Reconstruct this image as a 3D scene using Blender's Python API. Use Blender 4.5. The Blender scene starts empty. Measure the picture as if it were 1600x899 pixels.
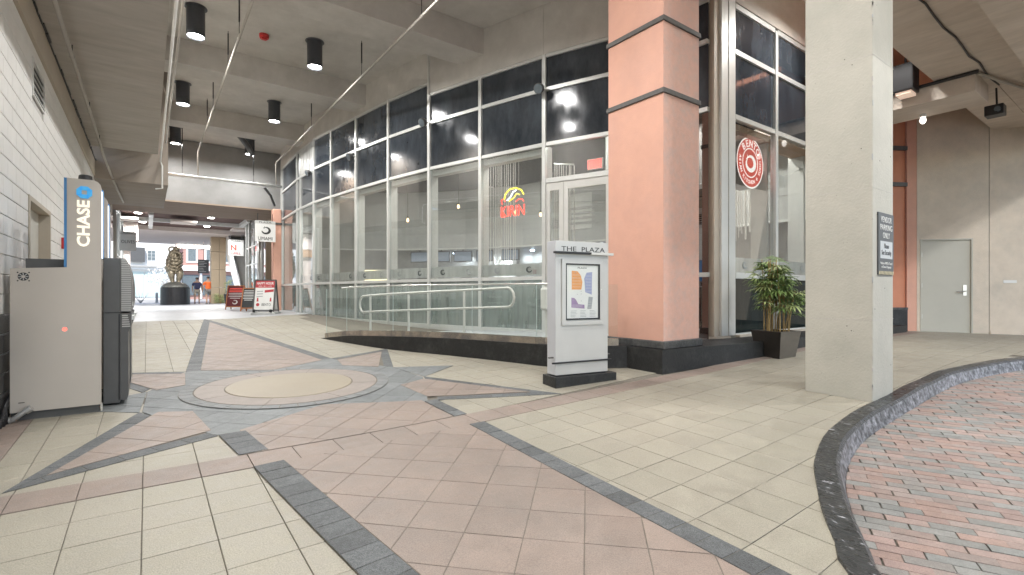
import bpy, bmesh, math, random
from mathutils import Vector, Matrix
random.seed(7)
C = bpy.context.scene.collection
SC = bpy.context.scene
R = math.radians
# ------------------------------------------------------------------ camera
EYE = 1.3
cam = bpy.data.cameras.new('camera'); cam.sensor_width = 36; cam.lens = 776/1600*36
cam.shift_y = 0.0045; cam.clip_end = 2000; cam.clip_start = .05
co = bpy.data.objects.new('camera', cam); C.objects.link(co)
co.location = (0, 0, EYE); co.rotation_euler = (R(90), 0, R(-36.3)); SC.camera = co
# ------------------------------------------------------------------ sky, sun, exposure
SUN_EL, SUN_AZ = R(52), R(200)
w = bpy.data.worlds.new("World"); SC.world = w; w.use_nodes = True
nt = w.node_tree; bg = nt.nodes['Background']
sky = nt.nodes.new('ShaderNodeTexSky'); sky.sky_type = 'NISHITA'; sky.sun_disc = False
sky.sun_elevation = SUN_EL; sky.sun_rotation = SUN_AZ
nt.links.new(sky.outputs[0], bg.inputs[0]); bg.inputs[1].default_value = .15
sl = bpy.data.lights.new('sun', 'SUN'); sl.energy = 3.0; sl.angle = R(.5); sl.color = (1, .95, .87)
so = bpy.data.objects.new('sun', sl); C.objects.link(so)
sd = Vector((math.sin(SUN_AZ)*math.cos(SUN_EL), math.cos(SUN_AZ)*math.cos(SUN_EL), math.sin(SUN_EL)))
so.rotation_euler = sd.to_track_quat('Z', 'Y').to_euler(); so.location = (0, -20, 30)
SC.view_settings.view_transform = 'Standard'; SC.view_settings.look = 'None'
SC.view_settings.exposure = 1.1; SC.view_settings.gamma = 1
SC.cycles.max_bounces = 10; SC.cycles.diffuse_bounces = 5; SC.cycles.glossy_bounces = 4
SC.cycles.transparent_max_bounces = 16; SC.cycles.sample_clamp_indirect = 6
SC.cycles.caustics_reflective = False; SC.cycles.caustics_refractive = False

# ------------------------------------------------------------------ ground height
def gz(X, Y):
    y = Y if Y < 15 else 15 + (1-math.exp(-(Y-15)/1.5))*1.5
    def ramp(t, w=.9):      # smooth corner
        return 0 if t < -w else (t if t > w else (t+w)**2/(4*w))
    return .03*max(y, -3) + .3/7*(ramp(X-2)-ramp(X-9))

# ------------------------------------------------------------------ materials
def mat(name, col, rough=.6, metal=0, var=.06, rnd=0, scale=6, bump=0, bscale=60, spec=.5,
        col2=None, s2=1.5, lo=.45, hi=.65, coat=0, stretch=None, spots=0, rvar=0, grain=0):
    m = bpy.data.materials.new(name); m.use_nodes = True
    n = m.node_tree.nodes; l = m.node_tree.links
    p = n['Principled BSDF']; p.inputs['Roughness'].default_value = rough
    p.inputs['Metallic'].default_value = metal; p.inputs['Specular IOR Level'].default_value = spec
    p.inputs['Coat Weight'].default_value = coat
    tc = n.new('ShaderNodeTexCoord'); src = tc.outputs['Object']
    if stretch:
        mp = n.new('ShaderNodeMapping'); mp.inputs['Scale'].default_value = stretch
        l.new(src, mp.inputs[0]); src = mp.outputs[0]
    nz = n.new('ShaderNodeTexNoise'); nz.inputs['Scale'].default_value = scale; nz.inputs['Detail'].default_value = 8
    nz.inputs['Roughness'].default_value = .65
    l.new(src, nz.inputs['Vector'])
    mr = n.new('ShaderNodeMapRange'); mr.inputs[1].default_value = .3; mr.inputs[2].default_value = .7
    mr.inputs[3].default_value = 1-var; mr.inputs[4].default_value = 1+var
    l.new(nz.outputs[0], mr.inputs[0]); val = mr.outputs[0]
    if rnd:
        g = n.new('ShaderNodeNewGeometry'); oi = n.new('ShaderNodeObjectInfo')
        ad = n.new('ShaderNodeMath'); l.new(g.outputs['Random Per Island'], ad.inputs[0]); l.new(oi.outputs['Random'], ad.inputs[1])
        fr = n.new('ShaderNodeMath'); fr.operation = 'FRACT'; l.new(ad.outputs[0], fr.inputs[0])
        r2 = n.new('ShaderNodeMapRange'); r2.inputs[3].default_value = 1-rnd; r2.inputs[4].default_value = 1+rnd
        l.new(fr.outputs[0], r2.inputs[0])
        mu = n.new('ShaderNodeMath'); mu.operation = 'MULTIPLY'; l.new(val, mu.inputs[0]); l.new(r2.outputs[0], mu.inputs[1]); val = mu.outputs[0]
        m['rand'] = 1
    hs = n.new('ShaderNodeHueSaturation'); hs.inputs['Color'].default_value = (*col, 1)
    if isinstance(col2, list) and rnd:      # several body colours picked per piece
        cr = n.new('ShaderNodeValToRGB'); cr.color_ramp.interpolation = 'CONSTANT'
        els = cr.color_ramp.elements
        cols = col2
        els[0].color = (*cols[0], 1); els[1].position = 1/len(cols); els[1].color = (*cols[1], 1)
        for i in range(2, len(cols)):
            e = els.new(i/len(cols)); e.color = (*cols[i], 1)
        mm = n.new('ShaderNodeMath'); mm.operation = 'MULTIPLY'; mm.inputs[1].default_value = 7.37
        f2 = n.new('ShaderNodeMath'); f2.operation = 'FRACT'
        l.new(fr.outputs[0], mm.inputs[0]); l.new(mm.outputs[0], f2.inputs[0]); l.new(f2.outputs[0], cr.inputs[0])
        l.new(cr.outputs[0], hs.inputs['Color'])
    elif col2:
        n2 = n.new('ShaderNodeTexNoise'); n2.inputs['Scale'].default_value = s2; n2.inputs['Detail'].default_value = 6
        n2.inputs['Roughness'].default_value = .7
        l.new(src, n2.inputs['Vector'])
        m2 = n.new('ShaderNodeMapRange'); m2.inputs[1].default_value = lo; m2.inputs[2].default_value = hi
        l.new(n2.outputs[0], m2.inputs[0])
        mx = n.new('ShaderNodeMix'); mx.data_type = 'RGBA'; mx.inputs['A'].default_value = (*col, 1); mx.inputs['B'].default_value = (*col2, 1)
        l.new(m2.outputs[0], mx.inputs['Factor']); l.new(mx.outputs['Result'], hs.inputs['Color'])
    if grain:     # fine aggregate speckle
        gn = n.new('ShaderNodeTexNoise'); gn.inputs['Scale'].default_value = 170; gn.inputs['Detail'].default_value = 2; l.new(src, gn.inputs['Vector'])
        gm = n.new('ShaderNodeMapRange'); gm.inputs[1].default_value = .35; gm.inputs[2].default_value = .65; gm.inputs[3].default_value = 1-grain; gm.inputs[4].default_value = 1+grain; l.new(gn.outputs[0], gm.inputs[0])
        gq = n.new('ShaderNodeMath'); gq.operation = 'MULTIPLY'; l.new(val, gq.inputs[0]); l.new(gm.outputs[0], gq.inputs[1]); val = gq.outputs[0]
    if spots:      # small dark gum marks and blotches
        vo = n.new('ShaderNodeTexVoronoi'); vo.inputs['Scale'].default_value = 4.5; l.new(tc.outputs['Object'], vo.inputs['Vector'])
        nn = n.new('ShaderNodeTexNoise'); nn.inputs['Scale'].default_value = 1.1; nn.inputs['Detail'].default_value = 3; l.new(tc.outputs['Object'], nn.inputs['Vector'])
        th = n.new('ShaderNodeMapRange'); th.inputs[1].default_value = .5; th.inputs[2].default_value = .72; th.inputs[3].default_value = 0; th.inputs[4].default_value = .085
        l.new(nn.outputs[0], th.inputs[0])
        lt = n.new('ShaderNodeMath'); lt.operation = 'LESS_THAN'; l.new(vo.outputs['Distance'], lt.inputs[0]); l.new(th.outputs[0], lt.inputs[1])
        s_ = n.new('ShaderNodeMath'); s_.operation = 'MULTIPLY_ADD'; s_.inputs[1].default_value = -spots; s_.inputs[2].default_value = 1; l.new(lt.outputs[0], s_.inputs[0])
        n3 = n.new('ShaderNodeTexNoise'); n3.inputs['Scale'].default_value = .55; n3.inputs['Detail'].default_value = 7; n3.inputs['Roughness'].default_value = .7; l.new(tc.outputs['Object'], n3.inputs['Vector'])
        m3 = n.new('ShaderNodeMapRange'); m3.inputs[1].default_value = .35; m3.inputs[2].default_value = .6; m3.inputs[3].default_value = .84; m3.inputs[4].default_value = 1.04; l.new(n3.outputs[0], m3.inputs[0])
        q = n.new('ShaderNodeMath'); q.operation = 'MULTIPLY'; l.new(s_.outputs[0], q.inputs[0]); l.new(m3.outputs[0], q.inputs[1])
        q2 = n.new('ShaderNodeMath'); q2.operation = 'MULTIPLY'; l.new(val, q2.inputs[0]); l.new(q.outputs[0], q2.inputs[1]); val = q2.outputs[0]
    l.new(val, hs.inputs['Value']); l.new(hs.outputs[0], p.inputs['Base Color'])
    if rvar:
        rr = n.new('ShaderNodeMapRange'); rr.inputs[1].default_value = .35; rr.inputs[2].default_value = .65
        rr.inputs[3].default_value = max(.02, rough-rvar); rr.inputs[4].default_value = min(1, rough+rvar)
        l.new(nz.outputs[0], rr.inputs[0]); l.new(rr.outputs[0], p.inputs['Roughness'])
    if bump:
        nb = n.new('ShaderNodeTexNoise'); nb.inputs['Scale'].default_value = bscale; nb.inputs['Detail'].default_value = 4
        l.new(src, nb.inputs['Vector'])
        b = n.new('ShaderNodeBump'); b.inputs['Strength'].default_value = bump; b.inputs['Distance'].default_value = .01
        l.new(nb.outputs[0], b.inputs['Height']); l.new(b.outputs[0], p.inputs['Normal'])
    return m
def emit(name, col, s):
    m = bpy.data.materials.new(name); m.use_nodes = True; n = m.node_tree.nodes
    p = n['Principled BSDF']; p.inputs['Base Color'].default_value = (*col, 1)
    p.inputs['Emission Color'].default_value = (*col, 1); p.inputs['Emission Strength'].default_value = s
    return m
def glass(name, tint=(.9, .93, .92), base=.05, ior=1.5, rough=0., body=None, bodyf=0, power=1.):
    m = bpy.data.materials.new(name); m.use_nodes = True; n = m.node_tree.nodes; l = m.node_tree.links
    n.remove(n['Principled BSDF']); out = n['Material Output']
    t = n.new('ShaderNodeBsdfTransparent'); t.inputs[0].default_value = (*tint, 1)
    g = n.new('ShaderNodeBsdfGlossy'); g.inputs['Roughness'].default_value = rough; g.inputs[0].default_value = (.95, .97, 1, 1)
    f = n.new('ShaderNodeFresnel'); f.inputs[0].default_value = ior
    a = n.new('ShaderNodeMath'); a.operation = 'MULTIPLY_ADD'; a.use_clamp = True
    a.inputs[1].default_value = power; a.inputs[2].default_value = base
    l.new(f.outputs[0], a.inputs[0])
    under = t.outputs[0]
    if body:
        d = n.new('ShaderNodeBsdfDiffuse'); d.inputs[0].default_value = (*body, 1)
        mb = n.new('ShaderNodeMixShader'); mb.inputs[0].default_value = bodyf
        nz = n.new('ShaderNodeTexNoise'); nz.inputs['Scale'].default_value = 3
        mp = n.new('ShaderNodeMapping'); mp.inputs['Scale'].default_value = (2, 2, .35); tc = n.new('ShaderNodeTexCoord')
        l.new(tc.outputs['Object'], mp.inputs[0]); l.new(mp.outputs[0], nz.inputs['Vector'])
        mr = n.new('ShaderNodeMapRange'); mr.inputs[1].default_value = .3; mr.inputs[2].default_value = .7
        mr.inputs[3].default_value = bodyf*.7; mr.inputs[4].default_value = min(1, bodyf*1.3)
        l.new(nz.outputs[0], mr.inputs[0]); l.new(mr.outputs[0], mb.inputs[0])
        l.new(t.outputs[0], mb.inputs[1]); l.new(d.outputs[0], mb.inputs[2]); under = mb.outputs[0]
    ge = n.new('ShaderNodeNewGeometry'); iv = n.new('ShaderNodeMath'); iv.operation = 'SUBTRACT'; iv.inputs[0].default_value = 1
    l.new(ge.outputs['Backfacing'], iv.inputs[1]); mf = n.new('ShaderNodeMath'); mf.operation = 'MULTIPLY'
    l.new(a.outputs[0], mf.inputs[0]); l.new(iv.outputs[0], mf.inputs[1]); a = mf
    x = n.new('ShaderNodeMixShader'); l.new(a.outputs[0], x.inputs[0]); l.new(under, x.inputs[1]); l.new(g.outputs[0], x.inputs[2])
    l.new(x.outputs[0], out.inputs[0]); return m

M = {}
M['cream'] = mat('cream_paver', (.30, .277, .225), .55, spots=.35, grain=.14, rvar=.12, var=.09, rnd=.045, scale=9, bump=.25, bscale=140, col2=(.262, .245, .195), s2=2.2, lo=.42, hi=.72)
M['pink'] = mat('pink_paver', (.25, .197, .166), .55, spots=.35, grain=.14, rvar=.12, var=.10, rnd=.06, scale=9, bump=.25, bscale=140, col2=(.218, .182, .158), s2=2, lo=.4, hi=.7)
M['slate'] = mat('slate_paver', (.082, .088, .091), .6, grain=.3, var=.28, rnd=.2, scale=40, bump=.6, bscale=160, col2=(.11, .117, .121), s2=3)
M['slatefield'] = mat('slate_slab', (.165, .177, .178), .6, grain=.12, var=.14, rnd=.12, scale=14, bump=.3, bscale=140, col2=(.132, .142, .146), s2=2)
M['ringslate'] = mat('ring_slate', (.165, .172, .172), .6, grain=.15, var=.16, rnd=.12, scale=14, bump=.3, bscale=140)
M['ringpink'] = mat('ring_pink', (.25, .215, .19), .6, grain=.12, var=.1, rnd=.05, scale=7, bump=.2, bscale=140)
M['disc'] = mat('disc_tan', (.275, .232, .168), .5, grain=.08, var=.1, scale=3, bump=.1, bscale=120, col2=(.235, .203, .152), s2=1.5, lo=.4, hi=.7)
M['grout'] = mat('dark_grout', (.15, .135, .11), .9, var=.3, scale=30)
M['farpave'] = mat('pale_far_paving', (.44, .45, .465), .45, var=.08, scale=2.5, bump=.1, col2=(.39, .40, .41), s2=.8, rvar=.1)
M['brick'] = mat('road_brick', (.4, .26, .22), .7, grain=.12, spots=.15, var=.14, rnd=.10, scale=14, bump=.4, bscale=120,
    col2=[(.265, .20, .175), (.205, .203, .19), (.275, .192, .162), (.25, .203, .182), (.225, .208, .192), (.265, .19, .168), (.195, .197, .187), (.28, .21, .185)])
M['curb'] = mat('black_curb_paint', (.024, .026, .027), .36, var=.35, scale=16, bump=.8, bscale=22, col2=(.40, .40, .43), s2=13, lo=.585, hi=.70, rvar=.15, stretch=(2.2, 1, 1))
M['curbface'] = mat('scuffed_curb_face', (.05, .05, .055), .45, var=.4, scale=26, bump=.8, bscale=36, col2=(.34, .34, .37), s2=13, lo=.40, hi=.70)
M['block'] = mat('white_block', (.80, .79, .76), .5, var=.04, rnd=.02, scale=4, bump=.25, bscale=60)
M['blockdark'] = mat('dark_gloss_block', (.09, .09, .09), .22, var=.2, rnd=.12, scale=8, bump=.2, bscale=40)
M['blockgrout'] = mat('block_joint', (.64, .63, .61), .8)
M['beige'] = mat('beige_paint', (.50, .44, .36), .6, var=.07, scale=2)
M['ceil'] = mat('painted_concrete_ceiling', (.56, .54, .505), .75, var=.10, scale=2.2, bump=.25, bscale=30, col2=(.48, .46, .425), s2=.7, lo=.4, hi=.7)
M['soffit'] = mat('taupe_soffit', (.46, .43, .39), .7, var=.10, scale=3, bump=.2, bscale=40, col2=(.395, .36, .315), s2=.9, lo=.4, hi=.7, stretch=(.6, 2.5, 1))
M['brownsoffit'] = mat('brown_soffit', (.30, .225, .17), .7, var=.1, scale=3, stretch=(.6, 3, 1), col2=(.24, .18, .13))
M['lightbeam'] = mat('light_grey_beam', (.235, .235, .23), .55, var=.08, scale=1.5, col2=(.20, .20, .195), s2=.8)
M['darkbrown'] = mat('maroon_coffer', (.10, .055, .045), .7)
M['white'] = mat('white_paint', (.75, .75, .73), .45, var=.04)
M['palepink'] = mat('pale_plaster', (.62, .54, .49), .6)
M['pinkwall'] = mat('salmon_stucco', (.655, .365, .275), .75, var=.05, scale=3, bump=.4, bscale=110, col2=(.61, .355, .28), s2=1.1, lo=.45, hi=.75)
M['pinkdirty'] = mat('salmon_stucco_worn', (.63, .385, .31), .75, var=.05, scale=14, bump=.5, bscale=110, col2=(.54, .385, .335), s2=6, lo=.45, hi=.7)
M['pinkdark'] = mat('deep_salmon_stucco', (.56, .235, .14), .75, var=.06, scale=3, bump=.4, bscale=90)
M['granite'] = mat('black_granite_stucco', (.014, .0145, .015), .5, var=.4, scale=24, bump=.7, bscale=70, col2=(.05, .05, .048), s2=4, lo=.5, hi=.78)
M['granitecap'] = mat('charcoal_cap', (.045, .046, .047), .55, var=.35, scale=24, bump=.7, bscale=70, col2=(.085, .085, .082), s2=7)
M['band'] = mat('charcoal_band', (.085, .08, .075), .6, var=.2, scale=20)
M['alu'] = mat('silver_aluminium', (.62, .63, .61), .38, metal=.35, var=.04, scale=5)
M['aluwhite'] = mat('pale_post_cladding', (.62, .62, .59), .42, metal=.15, var=.05, scale=3)
M['spandrel'] = mat('dark_spandrel_glass', (.020, .025, .032), .10, var=.15, scale=4, col2=(.085, .10, .118), s2=.9, lo=.36, hi=.85, stretch=(1.4, 1.4, .6), rvar=.04, spec=.7)  # lighter blue-grey second colour paints a soft reflected haze into the dark glass
M['glass'] = glass('clear_glass', (.86, .88, .87), .09, body=(.42, .42, .40), bodyf=.05)
M['lowglass'] = glass('tinted_low_glass', (.62, .70, .68), .05, body=(.32, .355, .34), bodyf=.55)
M['darkglass'] = glass('dark_green_glass', (.10, .14, .14), .0, body=(.006, .014, .014), bodyf=.8, power=.6)
M['retglass'] = glass('return_glass', (.30, .26, .24), .22, body=(.10, .045, .03), bodyf=.35)  # brown-pink body colour paints in the reflection of the pink column
M['guardglass'] = glass('guard_glass', (.90, .94, .92), .03, power=.8)
M['caseglass'] = glass('case_glass', (.98, .99, .99), .0, power=.5)
M['frost'] = glass('frosted_film', (.6, .62, .62), .02, rough=.3, body=(.74, .75, .73), bodyf=.8)
M['logo'] = mat('dark_logo_print', (.06, .07, .07), .4)
M['logogrey'] = mat('grey_logo_print', (.32, .34, .34), .4)
M['steel'] = mat('satin_steel', (.72, .72, .70), .28, metal=.9, var=.05)
M['shoe'] = mat('mirror_shoe', (.52, .47, .40), .16, metal=.75, var=.25, scale=3, col2=(.30, .28, .27), s2=4, lo=.45, hi=.6)
M['pipe'] = mat('painted_pipe', (.40, .375, .335), .5)
M['brownsoffit2'] = mat('brown_grey_soffit', (.33, .285, .24), .7, var=.1, scale=3, stretch=(.6, 3, 1), col2=(.27, .23, .19))
M['pipewhite'] = mat('white_pipe', (.78, .78, .75), .4)
M['black'] = mat('black_metal', (.018, .018, .02), .4, var=.2)
M['dkgrey'] = mat('dark_grey_plastic', (.085, .085, .085), .42, var=.08)
M['lampbody'] = mat('downlight_can', (.055, .06, .07), .35, var=.1)
M['lampon'] = emit('lamp_on', (1, .98, .95), 30)
M['kiosk'] = mat('warm_grey_panel', (.46, .42, .375), .42, var=.03, scale=2)
M['kioskwhite'] = emit('kiosk_lit_edge', (.85, .9, 1), .8)
M['blue'] = mat('kiosk_blue', (.05, .21, .46), .4, var=.05)
M['lblue'] = emit('octagon_blue', (.05, .32, .62), .25)
M['lettercream'] = emit('letter_cream', (.85, .80, .66), .30)
M['louvre'] = mat('grey_louvre', (.38, .38, .37), .45)
M['sidegrey'] = mat('fascia_side', (.16, .16, .155), .45)
M['tansoffit'] = mat('tan_soffit', (.68, .60, .52), .7, var=.10, scale=3, bump=.2, bscale=40, col2=(.57, .49, .41), s2=.9, lo=.4, hi=.7, stretch=(2.5, .6, 1))
M['red'] = mat('red_plastic', (.5, .03, .03), .4)
M['signgrey'] = mat('silver_directory', (.56, .56, .545), .38, metal=.25, var=.04, scale=3)
M['signlit'] = mat('silver_directory_lit_side', (.60, .62, .66), .35, metal=.25, var=.04, scale=3)  # lighter, bluer copy of silver_directory: painted light on the left face
M['print'] = mat('lettering_black', (.03, .03, .03), .5)
M['paper'] = mat('white_paper', (.74, .74, .72), .6, var=.02)
M['orange'] = mat('print_orange', (.75, .33, .12), .6)
M['lilac'] = mat('print_lilac', (.33, .36, .55), .6)
M['purple'] = mat('print_purple', (.33, .23, .38), .6)
M['pgrey'] = mat('print_grey', (.36, .37, .38), .6)
M['conc'] = mat('board_marked_concrete', (.475, .455, .40), .72, var=.07, scale=1.6, bump=.35, bscale=45, col2=(.41, .40, .35), s2=1.1, lo=.42, hi=.72)
M['conc2'] = mat('concrete_lilac_stain', (.48, .46, .425), .7, var=.08, scale=2.5, bump=.35, bscale=45, col2=(.40, .37, .375), s2=1.6, lo=.45, hi=.7)
M['hole'] = mat('concrete_pit', (.10, .09, .08), .9)
M['stucco'] = mat('beige_stucco', (.66, .575, .475), .8, var=.08, scale=3, bump=.7, bscale=80, col2=(.54, .49, .415), s2=.9, lo=.45, hi=.75)
M['doorgrey'] = mat('grey_green_door', (.47, .455, .395), .5, var=.04, scale=2)
M['doorwhite'] = mat('pale_door', (.60, .59, .54), .5, var=.04)
M['signdark'] = mat('sign_charcoal', (.09, .095, .10), .5)
M['signpaper'] = mat('sign_pale_grey', (.50, .52, .53), .5)
M['yellow'] = mat('hazard_cream', (.62, .54, .33), .6)
M['signred'] = emit('bento_red', (.62, .075, .05), .45)
M['signwhite'] = emit('bento_white', (.95, .9, .87), .55)
M['rednut'] = mat('banner_red', (.45, .05, .06), .5)
M['neonred'] = emit('neon_red', (1, .06, .04), 2.2)
M['neonyel'] = emit('neon_yellow', (1, .75, .03), 2.0)
M['neonwhite'] = emit('neon_white', (.8, .9, 1), 4)
M['exitred'] = emit('exit_red', (1, .1, .08), 1.6)
M['bulb'] = emit('warm_bulb', (1, .62, .28), 3.5)
M['spotblue'] = emit('cool_spot', (.6, .75, 1), 30)
M['rwall'] = mat('restaurant_wall_grey', (.44, .45, .44), .7, var=.05, scale=2)
M['rwhite'] = mat('restaurant_white', (.66, .66, .64), .6, var=.04)
M['rdark'] = mat('restaurant_dark_ceiling', (.045, .047, .05), .8, var=.2)
M['rfloor'] = mat('restaurant_floor', (.16, .14, .12), .35, var=.15)
M['rtan'] = mat('restaurant_tan', (.42, .25, .14), .6, var=.1)
M['warmpanel'] = emit('warm_menu_panel', (1, .78, .42), 1.6)
M['bluepanel'] = emit('menu_screen', (.20, .24, .30), .25)
M['bead'] = mat('bead_string', (.70, .68, .64), .35)
M['wood'] = mat('red_wood', (.35, .14, .06), .5, var=.2, scale=20)
M['chalk'] = mat('blackboard', (.03, .032, .034), .7)
M['maroonboard'] = mat('maroon_board', (.12, .02, .025), .6)
M['chalkprint'] = mat('chalk_marks', (.62, .62, .6), .7)
M['bronze'] = mat('bronze_statue', (.34, .29, .21), .36, metal=.65, var=.35, scale=6, bump=.4, bscale=8)
M['pewter'] = mat('pewter_rock', (.20, .20, .18), .45, metal=.5, var=.3, scale=6, bump=.5, bscale=9)
M['leaf'] = mat('palm_leaf', (.13, .20, .055), .5, var=.25, rnd=.35, scale=5)
M['leaf2'] = mat('palm_leaf_light', (.30, .36, .14), .5, var=.25, rnd=.3, scale=5)
M['cane'] = mat('cane', (.36, .25, .10), .6, var=.3, scale=30)
M['potblack'] = mat('gloss_black_pot', (.028, .025, .022), .22, var=.1, coat=.3)
M['potbrown'] = mat('bronze_grey_pot', (.15, .135, .115), .28, metal=.4, var=.15, scale=3, stretch=(1, 1, 4))
M['soil'] = mat('soil', (.04, .03, .02), .9)
M['brickbldg'] = mat('pink_brick_facade', (.42, .25, .22), .8, var=.1, scale=8)
M['whitebldg'] = mat('white_rendered_building', (.78, .78, .77), .6, var=.03)
M['winglass'] = mat('street_window', (.13, .16, .18), .12, var=.2)
M['teal'] = mat('pale_shopfront', (.45, .55, .54), .3, var=.05)
M['skin'] = mat('skin', (.50, .30, .21), .55); M['hair'] = mat('dark_hair', (.04, .03, .025), .7)
M['navy'] = mat('navy_cloth', (.055, .06, .13), .8); M['khaki'] = mat('khaki_cloth', (.42, .38, .31), .8)
M['orangecloth'] = mat('orange_cloth', (.80, .17, .04), .8); M['greycloth'] = mat('grey_cloth', (.20, .19, .18), .8)
M['street'] = mat('sunlit_street', (.30, .30, .30), .8, var=.08, scale=2)
M['metalgrey'] = mat('brushed_cladding', (.42, .42, .41), .35, metal=.5, var=.06)
M['cladbeige'] = mat('beige_cladding', (.40, .31, .21), .5, var=.05, scale=2)

# ------------------------------------------------------------------ mesh helpers
class MB:
    def __init__(s): s.v = []; s.f = []
    def add(s, vs, fs):
        b = len(s.v); s.v += [tuple(a) for a in vs]; s.f += [tuple(b+i for i in f) for f in fs]; return s
    def box(s, x0, x1, y0, y1, z0, z1):
        return s.prism([(x0, y0), (x1, y0), (x1, y1), (x0, y1)], z0, z1)
    def prism(s, poly, z0, z1, inset=0):
        n = len(poly)
        f0 = z0 if callable(z0) else (lambda x, y: z0); f1 = z1 if callable(z1) else (lambda x, y: z1)
        a = sum(poly[i][0]*poly[(i+1) % n][1]-poly[(i+1) % n][0]*poly[i][1] for i in range(n))
        if a < 0: poly = poly[::-1]
        vs = [(x, y, f0(x, y)) for x, y in poly]+[(x, y, f1(x, y)) for x, y in poly]
        return s.add(vs, [tuple(range(n-1, -1, -1)), tuple(range(n, 2*n))]+[(i, (i+1) % n, n+(i+1) % n, n+i) for i in range(n)])
    def obox(s, c, u, hx, hy, z0, z1):
        """box centred on c=(x,y), long axis u (unit), half sizes"""
        ux, uy = u; vx, vy = -uy, ux
        return s.prism([(c[0]+a*hx*ux+b*hy*vx, c[1]+a*hx*uy+b*hy*vy) for a, b in ((-1, -1), (1, -1), (1, 1), (-1, 1))], z0, z1)
    def seg(s, p, q, t, z0, z1, off=0):
        """wall segment from p to q, thickness t, on the left side of p->q shifted by off"""
        d = Vector((q[0]-p[0], q[1]-p[1])).normalized(); nrm = Vector((-d.y, d.x))
        a = [(p[0]+nrm.x*off, p[1]+nrm.y*off), (q[0]+nrm.x*off, q[1]+nrm.y*off)]
        return s.prism([a[0], a[1], (a[1][0]+nrm.x*t, a[1][1]+nrm.y*t), (a[0][0]+nrm.x*t, a[0][1]+nrm.y*t)], z0, z1)
    def tube(s, pts, r, n=10, caps=True, closed=False):
        pts = [Vector(p) for p in pts]; k = len(pts); rs = r if isinstance(r, (list, tuple)) else [r]*k
        rings = []; up = None
        for i, p in enumerate(pts):
            if closed: d = (pts[(i+1) % k]-pts[i-1])
            else: d = (pts[min(i+1, k-1)]-pts[max(i-1, 0)])
            d.normalize()
            if up is None:
                up = Vector((0, 0, 1)) if abs(d.z) < .9 else Vector((1, 0, 0))
            a = d.cross(up).normalized(); b = a.cross(d).normalized(); up = b
            rings.append([p+(a*math.cos(2*math.pi*j/n)+b*math.sin(2*math.pi*j/n))*rs[i] for j in range(n)])
        vs = [v for rg in rings for v in rg]; fs = []
        for i in range(k if closed else k-1):
            i2 = (i+1) % k
            for j in range(n): fs.append((i*n+j, i*n+(j+1) % n, i2*n+(j+1) % n, i2*n+j))
        if caps and not closed:
            fs.append(tuple(range(n-1, -1, -1))); fs.append(tuple((k-1)*n+j for j in range(n)))
        return s.add(vs, fs)
    def lathe(s, c, prof, n=24, u=None, v=None, ax=None):
        """profile [(r,h)] about axis through c"""
        c = Vector(c); ax = Vector(ax or (0, 0, 1)); u = Vector(u or (1, 0, 0)); v = ax.cross(u)
        vs = []; fs = []
        for r, h in prof:
            for j in range(n):
                a = 2*math.pi*j/n; vs.append(c+ax*h+(u*math.cos(a)+v*math.sin(a))*max(r, 1e-4))
        for i in range(len(prof)-1):
            for j in range(n): fs.append((i*n+j, i*n+(j+1) % n, (i+1)*n+(j+1) % n, (i+1)*n+j))
        fs.append(tuple(range(n-1, -1, -1))); fs.append(tuple((len(prof)-1)*n+j for j in range(n)))
        return s.add(vs, fs)
    def slab(s, O, U, V, poly, t):
        """polygon in plane O+xU+yV, thickness t towards U x V"""
        O = Vector(O); U = Vector(U); V = Vector(V); N = U.cross(V).normalized()
        n = len(poly)
        a = sum(poly[i][0]*poly[(i+1) % n][1]-poly[(i+1) % n][0]*poly[i][1] for i in range(n))
        if a < 0: poly = poly[::-1]
        vs = [O+U*x+V*y for x, y in poly]+[O+U*x+V*y+N*t for x, y in poly]
        return s.add(vs, [tuple(range(n-1, -1, -1)), tuple(range(n, 2*n))]+[(i, (i+1) % n, n+(i+1) % n, n+i) for i in range(n)])
    def build(s, name, m, parent=None, smooth=False, bevel=0):
        me = bpy.data.meshes.new(name); me.from_pydata(s.v, [], s.f)
        if isinstance(m, (list, tuple)):
            for q in m: me.materials.append(q)
        else: me.materials.append(m)
        if smooth: me.polygons.foreach_set('use_smooth', [True]*len(me.polygons))
        o = bpy.data.objects.new(name, me); C.objects.link(o)
        if parent is not None:
            o.parent = parent; o.location = -Vector(parent.location) if parent.type == 'EMPTY' and not parent.get('local') else (0, 0, 0)
        if bevel:
            b = o.modifiers.new('bevel', 'BEVEL'); b.width = bevel; b.segments = 2; b.limit_method = 'ANGLE'
        return o
def sub(o, parent):                      # sub-part: its mesh is in the same coordinates as the part
    o.parent = parent; o.location = (0, 0, 0); return o
def tag(o, label=None, cat=None, group=None, kind=None):
    if label: o['label'] = label
    if cat: o['category'] = cat
    if group: o['group'] = group
    if kind: o['kind'] = kind
    return o
def thing(name, label, cat, loc=(0, 0, 0), group=None, local=False):
    o = bpy.data.objects.new(name, None); C.objects.link(o); o.location = loc; o.empty_display_size = .1
    if local: o['local'] = 1
    return tag(o, label, cat, group)
def struct(mb, name, m, **k): return tag(mb.build(name, m, **k), kind='structure')
def copy_tree(o, parent=None):
    c = o.copy(); C.objects.link(c)
    if parent is not None: c.parent = parent
    for ch in list(o.children): copy_tree(ch, c)
    return c
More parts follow.
